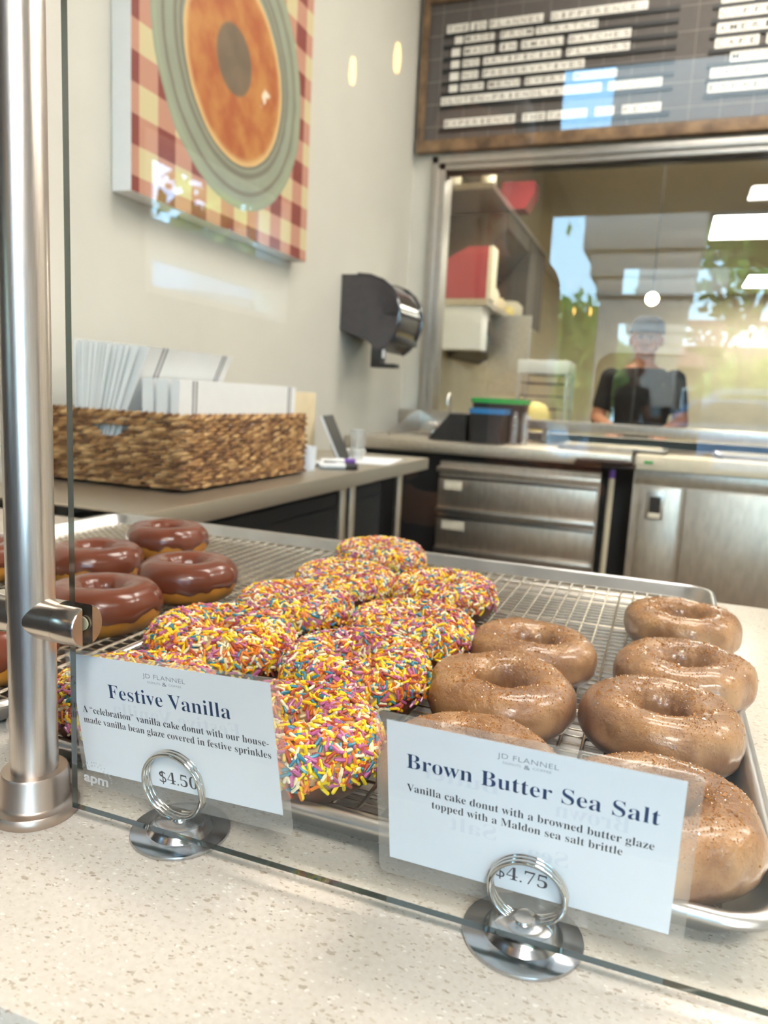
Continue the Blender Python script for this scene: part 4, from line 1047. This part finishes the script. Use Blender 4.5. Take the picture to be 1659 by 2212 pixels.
pf = thing('worktop_fridge', 'stainless worktop fridge with recessed door handle on the right', 'fridge', (0.45, 3.05, FLOOR))
MB().box(-0.545, 1.2, -0.03, 0.14, zf(0.012), zf(0.066), 0, 0.004).build('white_worktop', MT['cream'], pf)
MB().box(-0.545, 1.2, 0.0, 0.14, 0.08, zf(0.011)).build('body', MT['steel_door'], pf, smooth=0)
MB().box(-0.540, -0.440, -0.0325, -0.0302, zf(0.030), zf(0.055), 0, 0.001).build('control_panel', MT['label'], pf)
MB().box(-0.512, -0.480, -0.0345, -0.0326, zf(0.037), zf(0.047)).build('green_display', MT['green'], pf, smooth=0)
MB().box(-0.540, 1.2, -0.010, -0.0005, zf(-0.045), zf(0.010), 0, 0.002).build('top_rail', MT['steel'], pf)
for x0, x1 in ((-0.515, -0.368), (-0.352, 0.30), (0.33, 1.1)):
    d = MB().box(x0, x1, -0.022, -0.0008, 0.10, zf(-0.052), 0, 0.004).build('door', MT['steel_door'], pf)
    if x0 < -0.5:
        MB().box(-0.490, -0.425, -0.026, -0.0222, zf(-0.178), zf(-0.066), 0, 0.003).build('handle_frame', MT['steel'], d)
        MB().box(-0.478, -0.437, -0.0272, -0.0262, zf(-0.152), zf(-0.088)).build('handle_recess', MT['bezel'], d, smooth=0)
        MB().box(-0.480, -0.435, -0.034, -0.0275, zf(-0.172), zf(-0.152), 0, 0.003).build('handle_latch', MT['label'], d)
for x in (-0.48, 1.1): MB().lathe([(0.02, 0.0), (0.02, 0.08)], (x, 0.08, 0), 12).build('leg', MT['black'], pf)

# ------------------------------------------------------------------ things in the kitchen behind the pass-through
hd = thing('range_hood', 'long dark range hood high in the kitchen on the left', 'range hood', (-1.5, 6.2, 0.95))
b = MB(); b.prism([(-0.30, 0.72), (0.25, 0.72), (0.25, 0.76), (-0.30, 0.76)], lambda a, c, d: (a, d, c), -1.02, 1.4); b.build('hood_lip', MT['steel'], hd, smooth=0)
b = MB(); b.prism([(-0.30, 0.36), (0.02, 0.36), (0.235, 0.60), (0.235, 0.715), (-0.30, 0.715)], lambda a, c, d: (a, d, c), -0.40, 1.4); b.build('hood_body', MT['kitchen_dark'], hd, smooth=0)
b = MB(); b.prism([(0.03, -0.008), (0.24, -0.008), (0.24, 0.715), (-0.10, 0.30)], lambda a, c, d: (a, d, c), 0.55, 1.35); b.build('filter_bank', MT['kitchen_dark'], hd, smooth=0)
for k, (x, lab) in enumerate(((-1.58, 'cream pot on top of the range hood, left one'), (-1.33, 'cream pot on top of the range hood, right one'))):
    b = MB().lathe([(0.05, 0), (0.055, 0.10), (0.05, 0.11)], n=20); tag(b.build('cream_pot', MT['cream'], smooth=50), lab, 'pot', 'pots on the range hood').location = (x, 5.35, 1.7105)
b = MB(); b.prism([(-0.12, 0), (0.07, 0), (0.13, 0.10), (0.13, 0.20), (-0.12, 0.20)], lambda a, c, d: (a, d, c), 0, 0.20); tag(b.build('red_carton', MT['red'], smooth=0), 'red carton on top of the range hood next to the cream pots', 'carton').location = (-1.12 - 0.12, 5.9, 1.7105)
wc = thing('wall_dispenser', 'red topped white wall cabinet in the kitchen on the left', 'wall cabinet', (-1.42, 5.2, 0.60))
b = MB(); b.prism([(-0.17, 0.345), (0.165, 0.345), (0.165, 0.70), (0.02, 0.70), (-0.17, 0.60)], lambda a, c, d: (a, d, c), 0, 0.16); b.build('red_cover', MT['red'], wc, smooth=0)
b = MB(); b.prism([(0.1655, 0.345), (0.195, 0.345), (0.195, 0.70), (0.1655, 0.70)], lambda a, c, d: (a, d, c), 0.0, 0.16); b.build('pale_edge', MT['cream'], wc, smooth=0)
b = MB(); b.prism([(-0.17, 0.0), (0.155, 0.0), (0.155, 0.30), (-0.17, 0.30)], lambda a, c, d: (a, d, c), -0.02, 0.16); b.build('white_body', MT['white'], wc, smooth=0)
b = MB(); b.prism([(-0.17, 0.301), (0.185, 0.301), (0.185, 0.344), (-0.17, 0.344)], lambda a, c, d: (a, d, c), -0.03, 0.16); b.build('steel_ledge', MT['steel'], wc, smooth=0)
sh = thing('kitchen_shelf', 'steel wall shelf receding into the kitchen on the left', 'shelf', (-1.5, 6.4, 0.90))
MB().box(-0.298, 0.25, -1.02, 0.95, 0.0, 0.035).build('shelf_plate', MT['steel'], sh, smooth=0)
b = MB(); b.prism([(-0.29, -0.30), (0.20, -0.02), (0.20, -0.001), (-0.29, -0.001)], lambda a, c, d: (a, d, c), -0.2, 0.9); b.build('under_panel', MT['kitchen_dark'], sh, smooth=0)
SH = (('cream', 5.75, 0.045, 0.16, 'cream jar on the kitchen shelf, nearest one', -1.33), ('tan', 6.05, 0.07, 0.13, 'tan tub on the kitchen shelf behind the cream jar', -1.36), ('cream', 6.55, 0.11, 0.17, 'round cream sack at the far end of the kitchen shelf', -1.36), ('yellow', 6.30, 0.06, 0.10, 'yellow tub in the middle of the kitchen shelf', -1.33))
for m, y, r, h, lab, x in SH:
    b = MB().lathe([(r * 0.85, 0), (r, h * 0.3), (r, h * 0.75), (r * 0.6, h)], n=20); tag(b.build('storage_jar', MT[m], smooth=50), lab, 'jar', 'containers on the kitchen shelf').location = (x, y, 0.9355)
b = MB().box(-0.12, 0.20, -0.01, 0.01, 0, 0.599, 0, 0.004); o = tag(b.build('steel_sheet', MT['steel'], smooth=0), 'steel sheet hanging below the kitchen shelf', 'panel'); o.location = (-1.22, 5.75, 0.30)
kt = thing('kitchen_worktable', 'steel worktable in front of the cook in the kitchen', 'table', (-0.1, 4.42, FLOOR))
MB().box(-0.9, 2.0, -0.25, 0.20, 0.905, 0.94, 0, 0.004).build('tabletop', MT['steel'], kt)
for x in (-0.85, 1.95):
    for y in (-0.2, 0.15): MB().tube([(x, y, 0.002), (x, y, 0.905)], 0.02, 12).build('leg', MT['steel'], kt)
rk = thing('speed_rack', 'tall pan rack with a white top behind the pass-through shelf', 'rack', (-0.80, 5.25, FLOOR))
for x in (-0.16, 0.16):
    for y in (-0.15, 0.15): MB().box(x - 0.012, x + 0.012, y - 0.012, y + 0.012, 0.0, 1.40).build('upright', MT['alu'], rk, smooth=0)
for k in range(11): MB().box(-0.147, 0.147, -0.16, 0.16, 0.45 + 0.085 * k, 0.458 + 0.085 * k, 0).build('shelf_pan', MT['brown_tray'], rk, smooth=0)
MB().box(-0.172, 0.172, -0.175, 0.175, 1.365, 1.455, 0, 0.004).build('white_top', MT['white'], rk)
yb = MB().lathe([(0.075, 0), (0.09, 0.05), (0.095, 0.16), (0.06, 0.22), (0.02, 0.235)], n=24); tag(yb.build('yellow_bag', MT['yellow'], smooth=60), 'pale yellow sack on the kitchen worktable left of the cook', 'sack').location = (-0.73, 4.45, 0.0205)
b = MB().box(-0.05, 0.05, -0.05, 0.05, 0, 0.11, 0, 0.006); tag(b.build('blue_tub', MT['blue'], smooth=40), 'small blue tub on the kitchen worktable', 'tub').location = (-0.58, 4.40, 0.0205)
b = MB().box(-0.18, 0.18, -0.12, 0.12, 0, 0.13, 0, 0.006); tag(b.build('tan_carton', MT['tan'], smooth=40), 'tan carton on the kitchen worktable right of the cook', 'carton').location = (0.33, 4.42, 0.0205)
pn = thing('pendant_lamp', 'round warm pendant lamp hanging in the kitchen above the cook', 'pendant lamp', (-0.172, 5.5, 0.99))
MB().ball((0, 0, 0), 0.042).build('bulb', MT['bulb_kitchen'], pn); MB().tube([(0, 0, 0.04), (0, 0, 1.108)], 0.004, 6).build('cord', MT['black'], pn)

# pendant bulbs over the customers, seen mirrored in the glass
for x, y, z, lab in ((-1.015, -2.05, 1.416, 'glowing filament bulb pendant over the customers, the nearer one'), (-1.225, -2.14, 1.43, 'glowing filament bulb pendant over the customers, beside the left wall')):
    t = thing('filament_pendant', lab, 'pendant lamp', (x, y, z), group='filament bulbs over the customers')
    MB().lathe([(0.004, -0.045), (0.010, -0.035), (0.013, -0.01), (0.012, 0.02), (0.008, 0.05)], n=18).build('bulb', MT['bulb'], t)
    MB().tube([(0, 0, 0.05), (0, 0, 0.09)], 0.018, 12).build('socket', MT['black'], t); MB().tube([(0, 0, 0.09), (0, 0, 2.649 - z)], 0.003, 6).build('cord', MT['black'], t)

# ------------------------------------------------------------------ people
def seg_d(p, a, b, ra, rb):
    d = b - a; L = max((d * d).sum(), 1e-9)
    t = np.clip(((p - a) @ d) / L, 0, 1)
    return np.linalg.norm(p - (a + t[:, None] * d), axis=1) - (ra + (rb - ra) * t)
def person(name, label, prims, rings, mats, at, voxel=0.0065, turn=0.0):
    """prims: (a, b, ra, rb, slot) tapered limbs; rings: (centre, rx, ry, slot) torso slices.  Fused into one continuous surface."""
    t = thing(name, label, 'person', at); A = Vector(at)
    mb = MB()
    for a, b, ra, rb, s in prims:
        a, b = Vector(a) - A, Vector(b) - A
        mb.ball(a, ra, 0, 14, 9); mb.ball(b, rb, 0, 14, 9)
        if (b - a).length > 1e-4: mb.tube([a, b], [ra, rb], 14)
    ct_, st_ = math.cos(turn), math.sin(turn); el = lambda rx, ry, j: (rx * math.cos(2 * PI * j / 28), ry * math.sin(2 * PI * j / 28))
    mb.loft([[(c[0] - A.x + ct_ * el(rx, ry, j)[0] - st_ * el(rx, ry, j)[1], c[1] - A.y + st_ * el(rx, ry, j)[0] + ct_ * el(rx, ry, j)[1], c[2] - A.z) for j in range(28)] for c, rx, ry, s in rings])
    raw = mb.build('raw', mats, smooth=0)
    md = raw.modifiers.new('r', 'REMESH'); md.mode = 'VOXEL'; md.voxel_size = voxel
    sm = raw.modifiers.new('s', 'SMOOTH'); sm.iterations = 5; sm.factor = 0.5
    me = bpy.data.meshes.new_from_object(raw.evaluated_get(bpy.context.evaluated_depsgraph_get()))
    bpy.data.objects.remove(raw)
    n = len(me.polygons); ctr = np.zeros(n * 3); me.polygons.foreach_get('center', ctr); ctr = ctr.reshape(-1, 3) + np.array(A)
    best = np.full(n, 1e9); slot = np.zeros(n, int)
    for a, b, ra, rb, s in prims:
        d = seg_d(ctr, np.array(a, float), np.array(b, float), ra, rb); k = d < best; best[k] = d[k]; slot[k] = s
    for (c0, rx, ry, s), (c1_, rx1, ry1, s1) in zip(rings[:-1], rings[1:]):
        d = seg_d(ctr * np.array([1, 1, 1]), np.array(c0, float), np.array(c1_, float), (rx + ry) / 2, (rx1 + ry1) / 2) - 0.03; k = (d < best) & (ctr[:, 2] <= c1_[2] + 0.006); best[k] = d[k]; slot[k] = s
    me.materials.clear()
    for m in mats: me.materials.append(m)
    me.polygons.foreach_set('material_index', slot.tolist()); me.polygons.foreach_set('use_smooth', [True] * n)
    o = bpy.data.objects.new('body', me); COL.objects.link(o); o.parent = t
    return t
def hand(w, tip, side, s, curl=(0, 0, -1)):
    """palm, four unequal bent fingers and a thumb leaving the side of the palm"""
    w, tip, side, curl = Vector(w), Vector(tip), Vector(side).normalized(), Vector(curl).normalized()
    d = (tip - w).normalized(); out = []
    k0 = w + d * 0.085
    for q in (-0.026, -0.009, 0.009, 0.026): out.append((w + side * q * 0.6, k0 + side * q, 0.0145, 0.0120, s))
    for q, L in ((-0.026, 0.062), (-0.009, 0.074), (0.009, 0.080), (0.026, 0.070)):
        a = k0 + side * q; b = a + (d * 0.85 + curl * 0.5) * L * 0.5; c = b + (d * 0.45 + curl * 0.85) * L * 0.5
        out += [(a, b, 0.0098, 0.0088, s), (b, c, 0.0088, 0.0075, s)]
    a = w + d * 0.028 + side * 0.026; b = a + (side * 0.75 + d * 0.6).normalized() * 0.035; c = b + (d + side * 0.1 + curl * 0.3).normalized() * 0.030
    out += [(a, b, 0.0135, 0.0108, s), (b, c, 0.0108, 0.0088, s)]
    return out
def head(cx, cy, cz, fy, s):
    """fy = +1 or -1: where the face points along y"""
    P = lambda x, y, z: (cx + x, cy + fy * y, cz + z)
    h = [(P(0, -0.012, 0.030), P(0, 0.012, 0.035), 0.088, 0.084, s), (P(0, 0.020, -0.055), P(0, 0.035, -0.075), 0.058, 0.044, s),
         (P(-0.03, 0.03, -0.045), P(0.03, 0.03, -0.045), 0.045, 0.045, s),
         (P(0, 0.092, 0.005), P(0, 0.106, -0.030), 0.010, 0.015, s), (P(-0.012, 0.096, -0.036), P(0.012, 0.096, -0.036), 0.010, 0.010, s),
         (P(-0.088, -0.005, 0.0), P(-0.086, -0.002, -0.032), 0.017, 0.012, s), (P(0.088, -0.005, 0.0), P(0.086, -0.002, -0.032), 0.017, 0.012, s),
         (P(0, -0.03, -0.16), P(0, -0.010, -0.04), 0.060, 0.056, s)]
    return h
def face_bits(t, at, cx, cy, cz, fy):
    for sx in (-1, 1):
        MB().ball((cx + sx * 0.033 - at[0], cy + fy * 0.083 - at[1], cz + 0.005 - at[2]), (0.013, 0.009, 0.008)).build('eye', MT['eye'], t)
    MB().tube([(cx - 0.024 - at[0], cy + fy * 0.079 - at[1], cz - 0.066 - at[2]), (cx - at[0], cy + fy * 0.086 - at[1], cz - 0.064 - at[2]), (cx + 0.024 - at[0], cy + fy * 0.079 - at[1], cz - 0.066 - at[2])], [0.004, 0.008, 0.004], 8).build('mouth', MT['lip'], t)
def cap_on(t, at, cx, cy, cz, fy):
    b = MB(); c = (cx - at[0], cy - at[1] - fy * 0.0, cz - at[2])
    b.loft([[(c[0] + 0.101 * r * math.cos(2 * PI * j / 28), c[1] + 0.108 * r * math.sin(2 * PI * j / 28), c[2] + z) for j in range(28)] for r, z in ((1.0, 0.035), (1.0, 0.06), (0.95, 0.09), (0.8, 0.115), (0.5, 0.132), (0.05, 0.138))])
    b.prism([(-0.085, 0.03), (-0.06, 0.165), (0.0, 0.185), (0.06, 0.165), (0.085, 0.03)], lambda a, d, z: (c[0] + a, c[1] + fy * d, c[2] + z - 0.1 * max(0, d - 0.09)), 0.036, 0.044)
    b.build('cap', MT['cap'], t, smooth=50)
def legs(cx, cy, fy, s, sh):
    out = []
    for sx in (-1, 1):
        hip, kn, an = (cx + sx * 0.09, cy, -0.02), (cx + sx * 0.10, cy + fy * 0.02, -0.44), (cx + sx * 0.10, cy - fy * 0.01, -0.84)
        out += [(hip, kn, 0.088, 0.060, s), (kn, an, 0.060, 0.045, s), ((cx + sx * 0.10, cy - fy * 0.03, -0.870), (cx + sx * 0.115, cy + fy * 0.15, -0.883), 0.046, 0.034, sh)]
    return out
def torso(cx, cy, dz, ru, s, tr, fat=1.0):
    return [((cx, cy, -0.06 + dz), 0.155 * fat, 0.115, tr), ((cx, cy, 0.02 + dz), 0.168 * fat, 0.122, tr), ((cx, cy, 0.06 + dz), 0.165 * fat, 0.120, s), ((cx, cy, 0.18 + dz), 0.155 * fat, 0.112, s), ((cx, cy, 0.32 + dz), 0.180 * fat, 0.125, s),
            ((cx, cy, 0.43 + dz), 0.190 * fat, 0.110, s), ((cx, cy, 0.485 + dz), 0.130, 0.080, 0), ((cx, cy, 0.52 + dz), 0.065, 0.060, s)]
# the cook in the kitchen; slots: 0 skin 1 shirt 2 trousers 3 shoes
at = (-0.16, 4.86, FLOOR + 0.001)
cx, cy = -0.16, 4.86
pr = legs(cx, cy, -1, 2, 3) + head(cx, cy - 0.02, 0.665, -1, 0)
for sx, wr in ((-1, (-0.285, 4.58, 0.115)), (1, (-0.02, 4.58, 0.115))):
    sh_, el = (cx + sx * 0.185, cy, 0.425), (cx + sx * 0.245, cy - 0.02, 0.175)
    mid = tuple(a * 0.35 + b * 0.65 for a, b in zip(sh_, el))
    pr += [(sh_, mid, 0.066, 0.056, 1), (mid, el, 0.048, 0.044, 0), (el, wr, 0.044, 0.028, 0)]
    pr += hand(wr, (wr[0], wr[1] - 0.1, wr[2] - 0.035), (-sx, 0, 0), 0)
ck = person('cook', 'person in a black t-shirt and grey cap working in the kitchen behind the pass-through window', pr, torso(cx, cy, 0, 1, 1, 2, 1.08), [MT['skin'], MT['shirt_black'], MT['trouser'], MT['shoe']], at)
face_bits(ck, at, cx, cy - 0.02, 0.665, -1); cap_on(ck, at, cx, cy - 0.02, 0.665, -1)
# the photographer, mirrored in the glass, phone held out to the right
at = (-0.415, -0.90, FLOOR + 0.001)
cx, cy = -0.415, -0.90
TURN = math.radians(42)
def tw(p, lean=0.10):
    x, y = p[0] - cx, p[1] - cy; c, s_ = math.cos(TURN), math.sin(TURN); f = max(0, p[2]) / 0.5
    return (cx + x * c - y * s_ + lean * f * 0.4, cy + x * s_ + y * c + lean * f, p[2])
twp = lambda L: [(tw(a), tw(b), ra, rb, s_) for a, b, ra, rb, s_ in L]
pr = twp(legs(cx, cy, 1, 2, 3)) + head(cx + 0.055, cy + 0.14, 0.655, 1, 0)
shR, elR, wrR = tw((cx + 0.185, cy, 0.425)), (-0.190, -0.440, 0.150), (-0.048, -0.160, 0.140)
mid = tuple(a * 0.45 + b * 0.55 for a, b in zip(shR, elR))
pr += [(shR, mid, 0.060, 0.052, 1), (mid, elR, 0.045, 0.042, 0), (elR, wrR, 0.042, 0.028, 0)]
pal = Vector((-0.030, -0.058, 0.165))
for q in (-0.024, -0.008, 0.008, 0.024): pr.append((Vector(wrR) + Vector((0, 0, q * 0.6)), pal + Vector((0, 0, q)), 0.0150, 0.0125, 0))
for q, L in ((-0.026, 0.0), (-0.009, 0.006), (0.009, 0.008), (0.026, 0.004)):      # fingers round the left edge of the phone
    a = pal + Vector((-0.012, 0.006, q)); b = Vector((-0.0655, -0.028, 0.165 + q * 1.05)); c = Vector((-0.066, -0.006, 0.166 + q * 1.05)); d = Vector((-0.050 + L, 0.0055, 0.167 + q * 1.05))
    pr += [(a, b, 0.0100, 0.0090, 0), (b, c, 0.0090, 0.0085, 0), (c, d, 0.0085, 0.0072, 0)]
pr += [(pal + Vector((0.012, -0.02, 0.02)), (0.018, -0.036, 0.188), 0.0135, 0.0108, 0), ((0.018, -0.036, 0.188), (0.0315, -0.014, 0.202), 0.0108, 0.0085, 0)]
shL, elL, wrL = (cx - 0.175, cy, 0.42), (cx - 0.175, cy - 0.03, 0.13), (cx + 0.02, cy + 0.13, 0.05)
mid = tuple(a * 0.45 + b * 0.55 for a, b in zip(shL, elL))
pr += twp([(shL, mid, 0.060, 0.052, 1), (mid, elL, 0.045, 0.042, 0), (elL, wrL, 0.042, 0.028, 0)] + [(tuple(a), tuple(b), ra, rb, s_) for a, b, ra, rb, s_ in hand(wrL, (wrL[0] + 0.1, wrL[1] + 0.02, wrL[2] - 0.01), (0, 0, 1), 0, (0.1, -0.8, 0))])
tr_ = [(tw(c), rx * 0.94, ry, s_) for c, rx, ry, s_ in torso(cx, cy, 0, 1, 1, 2)]
ph_ = person('photographer', 'person in a charcoal shirt holding out a phone in front of the counter', pr, tr_, [MT['skin'], MT['shirt_grey'], MT['trouser'], MT['shoe']], at, 0.006, TURN)
face_bits(ph_, at, cx + 0.055, cy + 0.14, 0.655, 1)
hb = MB(); hb.loft([[(0.055 + 0.094 * r * math.cos(2 * PI * j / 28), 0.125 + 0.102 * r * math.sin(2 * PI * j / 28), 0.655 - at[2] + z) for j in range(28)] for r, z in ((0.98, 0.03), (1.02, 0.06), (0.95, 0.095), (0.75, 0.118), (0.4, 0.130), (0.05, 0.133))]); hb.build('hair', MT['black'], ph_, smooth=60)
ph = thing('smartphone', 'dark phone held upright by the photographer, its silhouette mirrored in the glass', 'phone', (-0.0155, -0.0105, 0.200))
b = MB(); pts = rrect(-0.0385, 0.0385, -0.080, 0.080, 0.013, 6); ins = rrect(-0.0375, 0.0375, -0.079, 0.079, 0.012, 6)
b.loft([[(a, y, c) for a, c in p] for p, y in ((ins, -0.0045), (pts, -0.0035), (pts, 0.0035), (ins, 0.0045))]); b.build('phone_body', MT['black'], ph)
b = MB(); b.loft([[(a, y, c) for a, c in rrect(-0.034, 0.034, -0.074, 0.074, 0.010, 6)] for y in (-0.0047, -0.0046)]); b.build('screen', MT['car_glass'], ph)
b = MB(); b.loft([[(a, y, c) for a, c in rrect(0.006, 0.034, 0.030, 0.072, 0.006, 5)] for y in (0.0046, 0.0062)]); b.build('camera_bump', MT['bezel'], ph)

# ------------------------------------------------------------------ the street outside
struct(MB().box(-30, 30, -45, -4.605, -1.05, -0.95).box(-30, -1.465, -4.605, 4, -1.05, -0.95).build('ground_street', MT['asphalt'], smooth=0))
cl = thing('street_column', 'grey stucco column with a stepped capital outside the storefront', 'column', (-0.30, -6.72, -0.95))
def slab(x0, x1, z0, z1, nm, d=0.30):
    MB().box(x0 + 0.30, x1 + 0.30, -d, d, z0 + 0.95, z1 + 0.95, 0, 0.01).build(nm, MT['stucco'], cl)
slab(-0.76, 0.20, -0.95, -0.60, 'plinth', 0.36); slab(-0.66, 0.09, -0.60, 1.21, 'shaft')
slab(-0.695, 0.115, 1.212, 1.38, 'capital_band', 0.32); slab(-0.76, 0.13, 1.382, 1.60, 'capital_band', 0.34); slab(-0.835, 0.16, 1.602, 1.95, 'capital_band', 0.37); slab(-0.70, 0.75, 1.952, 3.6, 'upper_pier', 0.32)
aw = MB().box(-2.2, 6.0, -5.15, -4.62, 1.60, 1.98); 
tag(aw.build('street_awning', MT['awning'], smooth=0), 'dark brown canopy over the pavement outside the storefront', 'awning')

def tree(label, x, y, h_tr, cz, rx, rz, n, leaf, seed, sz=0.10, branches=5):
    t = thing('street_tree', label, 'tree', (x, y, -0.951), group='trees along the street')
    r = random.Random(seed); b = MB()
    b.tube([(0, 0, 0), (0.03, 0.02, h_tr * 0.5), (0.0, 0.05, h_tr)], [0.12, 0.09, 0.07], 10)
    for k in range(branches):
        a = 2 * PI * k / branches + r.random(); q = Vector((math.cos(a) * rx * 0.75, math.sin(a) * rx * 0.75, cz + 0.951 + r.uniform(-.2, .5) * rz))
        s = Vector((0, 0.05, h_tr * r.uniform(0.7, 1.0))); m = s.lerp(q, 0.5) + Vector((0, 0, 0.15))
        b.tube([s, m, q], [0.055, 0.035, 0.012], 7)
    b.build('trunk', MT['bark'], t)
    f = MB()
    cl_ = [Vector((r.gauss(0, .45) * rx, r.gauss(0, .45) * rx, r.gauss(0, .42) * rz)) for _ in range(34)]
    for k in range(n):
        c = r.choice(cl_) + Vector((r.gauss(0, 1), r.gauss(0, 1), r.gauss(0, 1))) * 0.16 * rx
        c.z += cz + 0.951
        u = Vector((r.gauss(0, 1), r.gauss(0, 1), r.gauss(0, 1))).normalized(); v = u.orthogonal().normalized(); s = sz * r.uniform(.6, 1.3)
        f.add([c - u * s, c + v * s * .5, c + u * s, c - v * s * .5], [(0, 1, 2, 3)])
    f.build('crown', MT[leaf], t, smooth=0)
tree('yellow-green street tree left of the stucco column', -1.75, -11.6, 1.5, 0.95, 1.0, 0.75, 3600, 'leaf_y', 3, 0.11)
tree('open-crowned street tree right of the stucco column', 0.95, -11.2, 2.6, 2.75, 1.5, 1.1, 2600, 'leaf', 5, 0.11, 7)
tree('pale leafy street tree outside the small side window', -3.9, -5.5, 1.4, 1.25, 1.25, 0.8, 2300, 'leaf_y', 8, 0.11)
tree('low green street tree beyond the parked car', 1.7, -13.0, 1.3, 0.8, 1.0, 0.8, 3000, 'leaf_y', 9, 0.12)

def house(x0, x1, y0, y1, ze, zr, label):
    t = thing('street_house', label, 'house', ((x0 + x1) / 2, (y0 + y1) / 2, -0.951), group='houses across the street'); hx, hy, e, rr = (x1 - x0) / 2, (y1 - y0) / 2, ze + 0.951, zr + 0.951
    MB().box(-hx, hx, -hy, hy, 0, e).build('walls', MT['house'], t, smooth=0)
    b = MB(); b.prism([(-hy - .3, e), (hy + .3, e), (0, rr)], lambda a, c, d: (d, a, c + 0.001), -hx - .3, hx + .3); b.build('roof', MT['roof_tile'], t, smooth=0)
    k = max(2, int((x1 - x0) / 1.5))
    for i in range(k):
        xx = -hx + (i + .5) * 2 * hx / k
        f = MB().box(xx - .35, xx + .35, hy, hy + .05, e - 1.7, e - .6).build('window', MT['white'], t, smooth=0)
        MB().box(xx - .3, xx + .3, hy + .05, hy + .06, e - 1.65, e - .65).build('pane', MT['car_glass'], f, smooth=0)
house(-0.2, 7.0, -20.5, -16.0, 1.55, 2.35, 'tan house with a pink tiled roof right of the stucco column')
house(-8.0, -2.2, -24.0, -18.5, 0.95, 1.75, 'tan house with a low pink roof left of the stucco column')

car = thing('parked_car', 'blue parked car right of the stucco column', 'car', (0.95, -9.0, -0.950))
prof = [(-2.0, 0.32), (-2.05, 0.62), (-1.75, 0.88), (-1.05, 0.96), (-0.45, 1.46), (0.75, 1.50), (1.40, 1.02), (1.98, 0.92), (2.08, 0.60), (2.0, 0.32)]
b = MB(); b.prism(prof, lambda a, c, d: (a, d, c), -0.85, 0.85); b.build('car_body', MT['car_paint'], car, smooth=30)
b = MB(); b.prism([(-0.85, 1.0), (-0.40, 1.40), (0.70, 1.43), (1.18, 1.03)], lambda a, c, d: (a, d, c), 0.8505, 0.860); b.build('side_windows', MT['car_glass'], car, smooth=0)
for x in (-1.3, 1.3):
    for y in (-0.75, 0.75):
        w_ = MB(); w_.tube([(x, y - 0.10, 0.33), (x, y + 0.11, 0.33)], 0.33, 28); o = w_.build('wheel', MT['tyre'], car)
        h_ = MB(); h_.tube([(x, y + 0.1105, 0.33), (x, y + 0.118, 0.33)], 0.20, 20); h_.build('hub', MT['alu'], o)
wcar = dup(car, (-3.25, -9.05, -0.950), 0.0, 'white parked car left of the stucco column')
for ch in wcar.children:
    if ch.name.startswith('car_body'):
        ch.material_slots[0].link = 'OBJECT'; ch.material_slots[0].material = mat('white_car_paint', srgb(196, 206, 214), 0.2, 0.1, coat=0.8)
um = thing('patio_umbrella', 'blue grey patio umbrella outside the small side window', 'umbrella', (-2.75, -3.1, -0.949))
b = MB(); b.loft([[(1.0 * r * math.cos(2 * PI * j / 8), 1.0 * r * math.sin(2 * PI * j / 8), z - 0.3) for j in range(8)] for r, z in ((0.8, 1.95), (0.64, 2.06), (0.32, 2.22), (0.04, 2.30))]); b.build('canopy', MT['umbrella_cloth'], um, smooth=0)
MB().tube([(0, 0, 0.06), (0, 0, 2.04)], 0.02, 12).build('pole', MT['alu'], um); MB().lathe([(0.22, 0), (0.22, 0.04), (0.05, 0.07)], n=24).build('base', MT['bezel'], um)
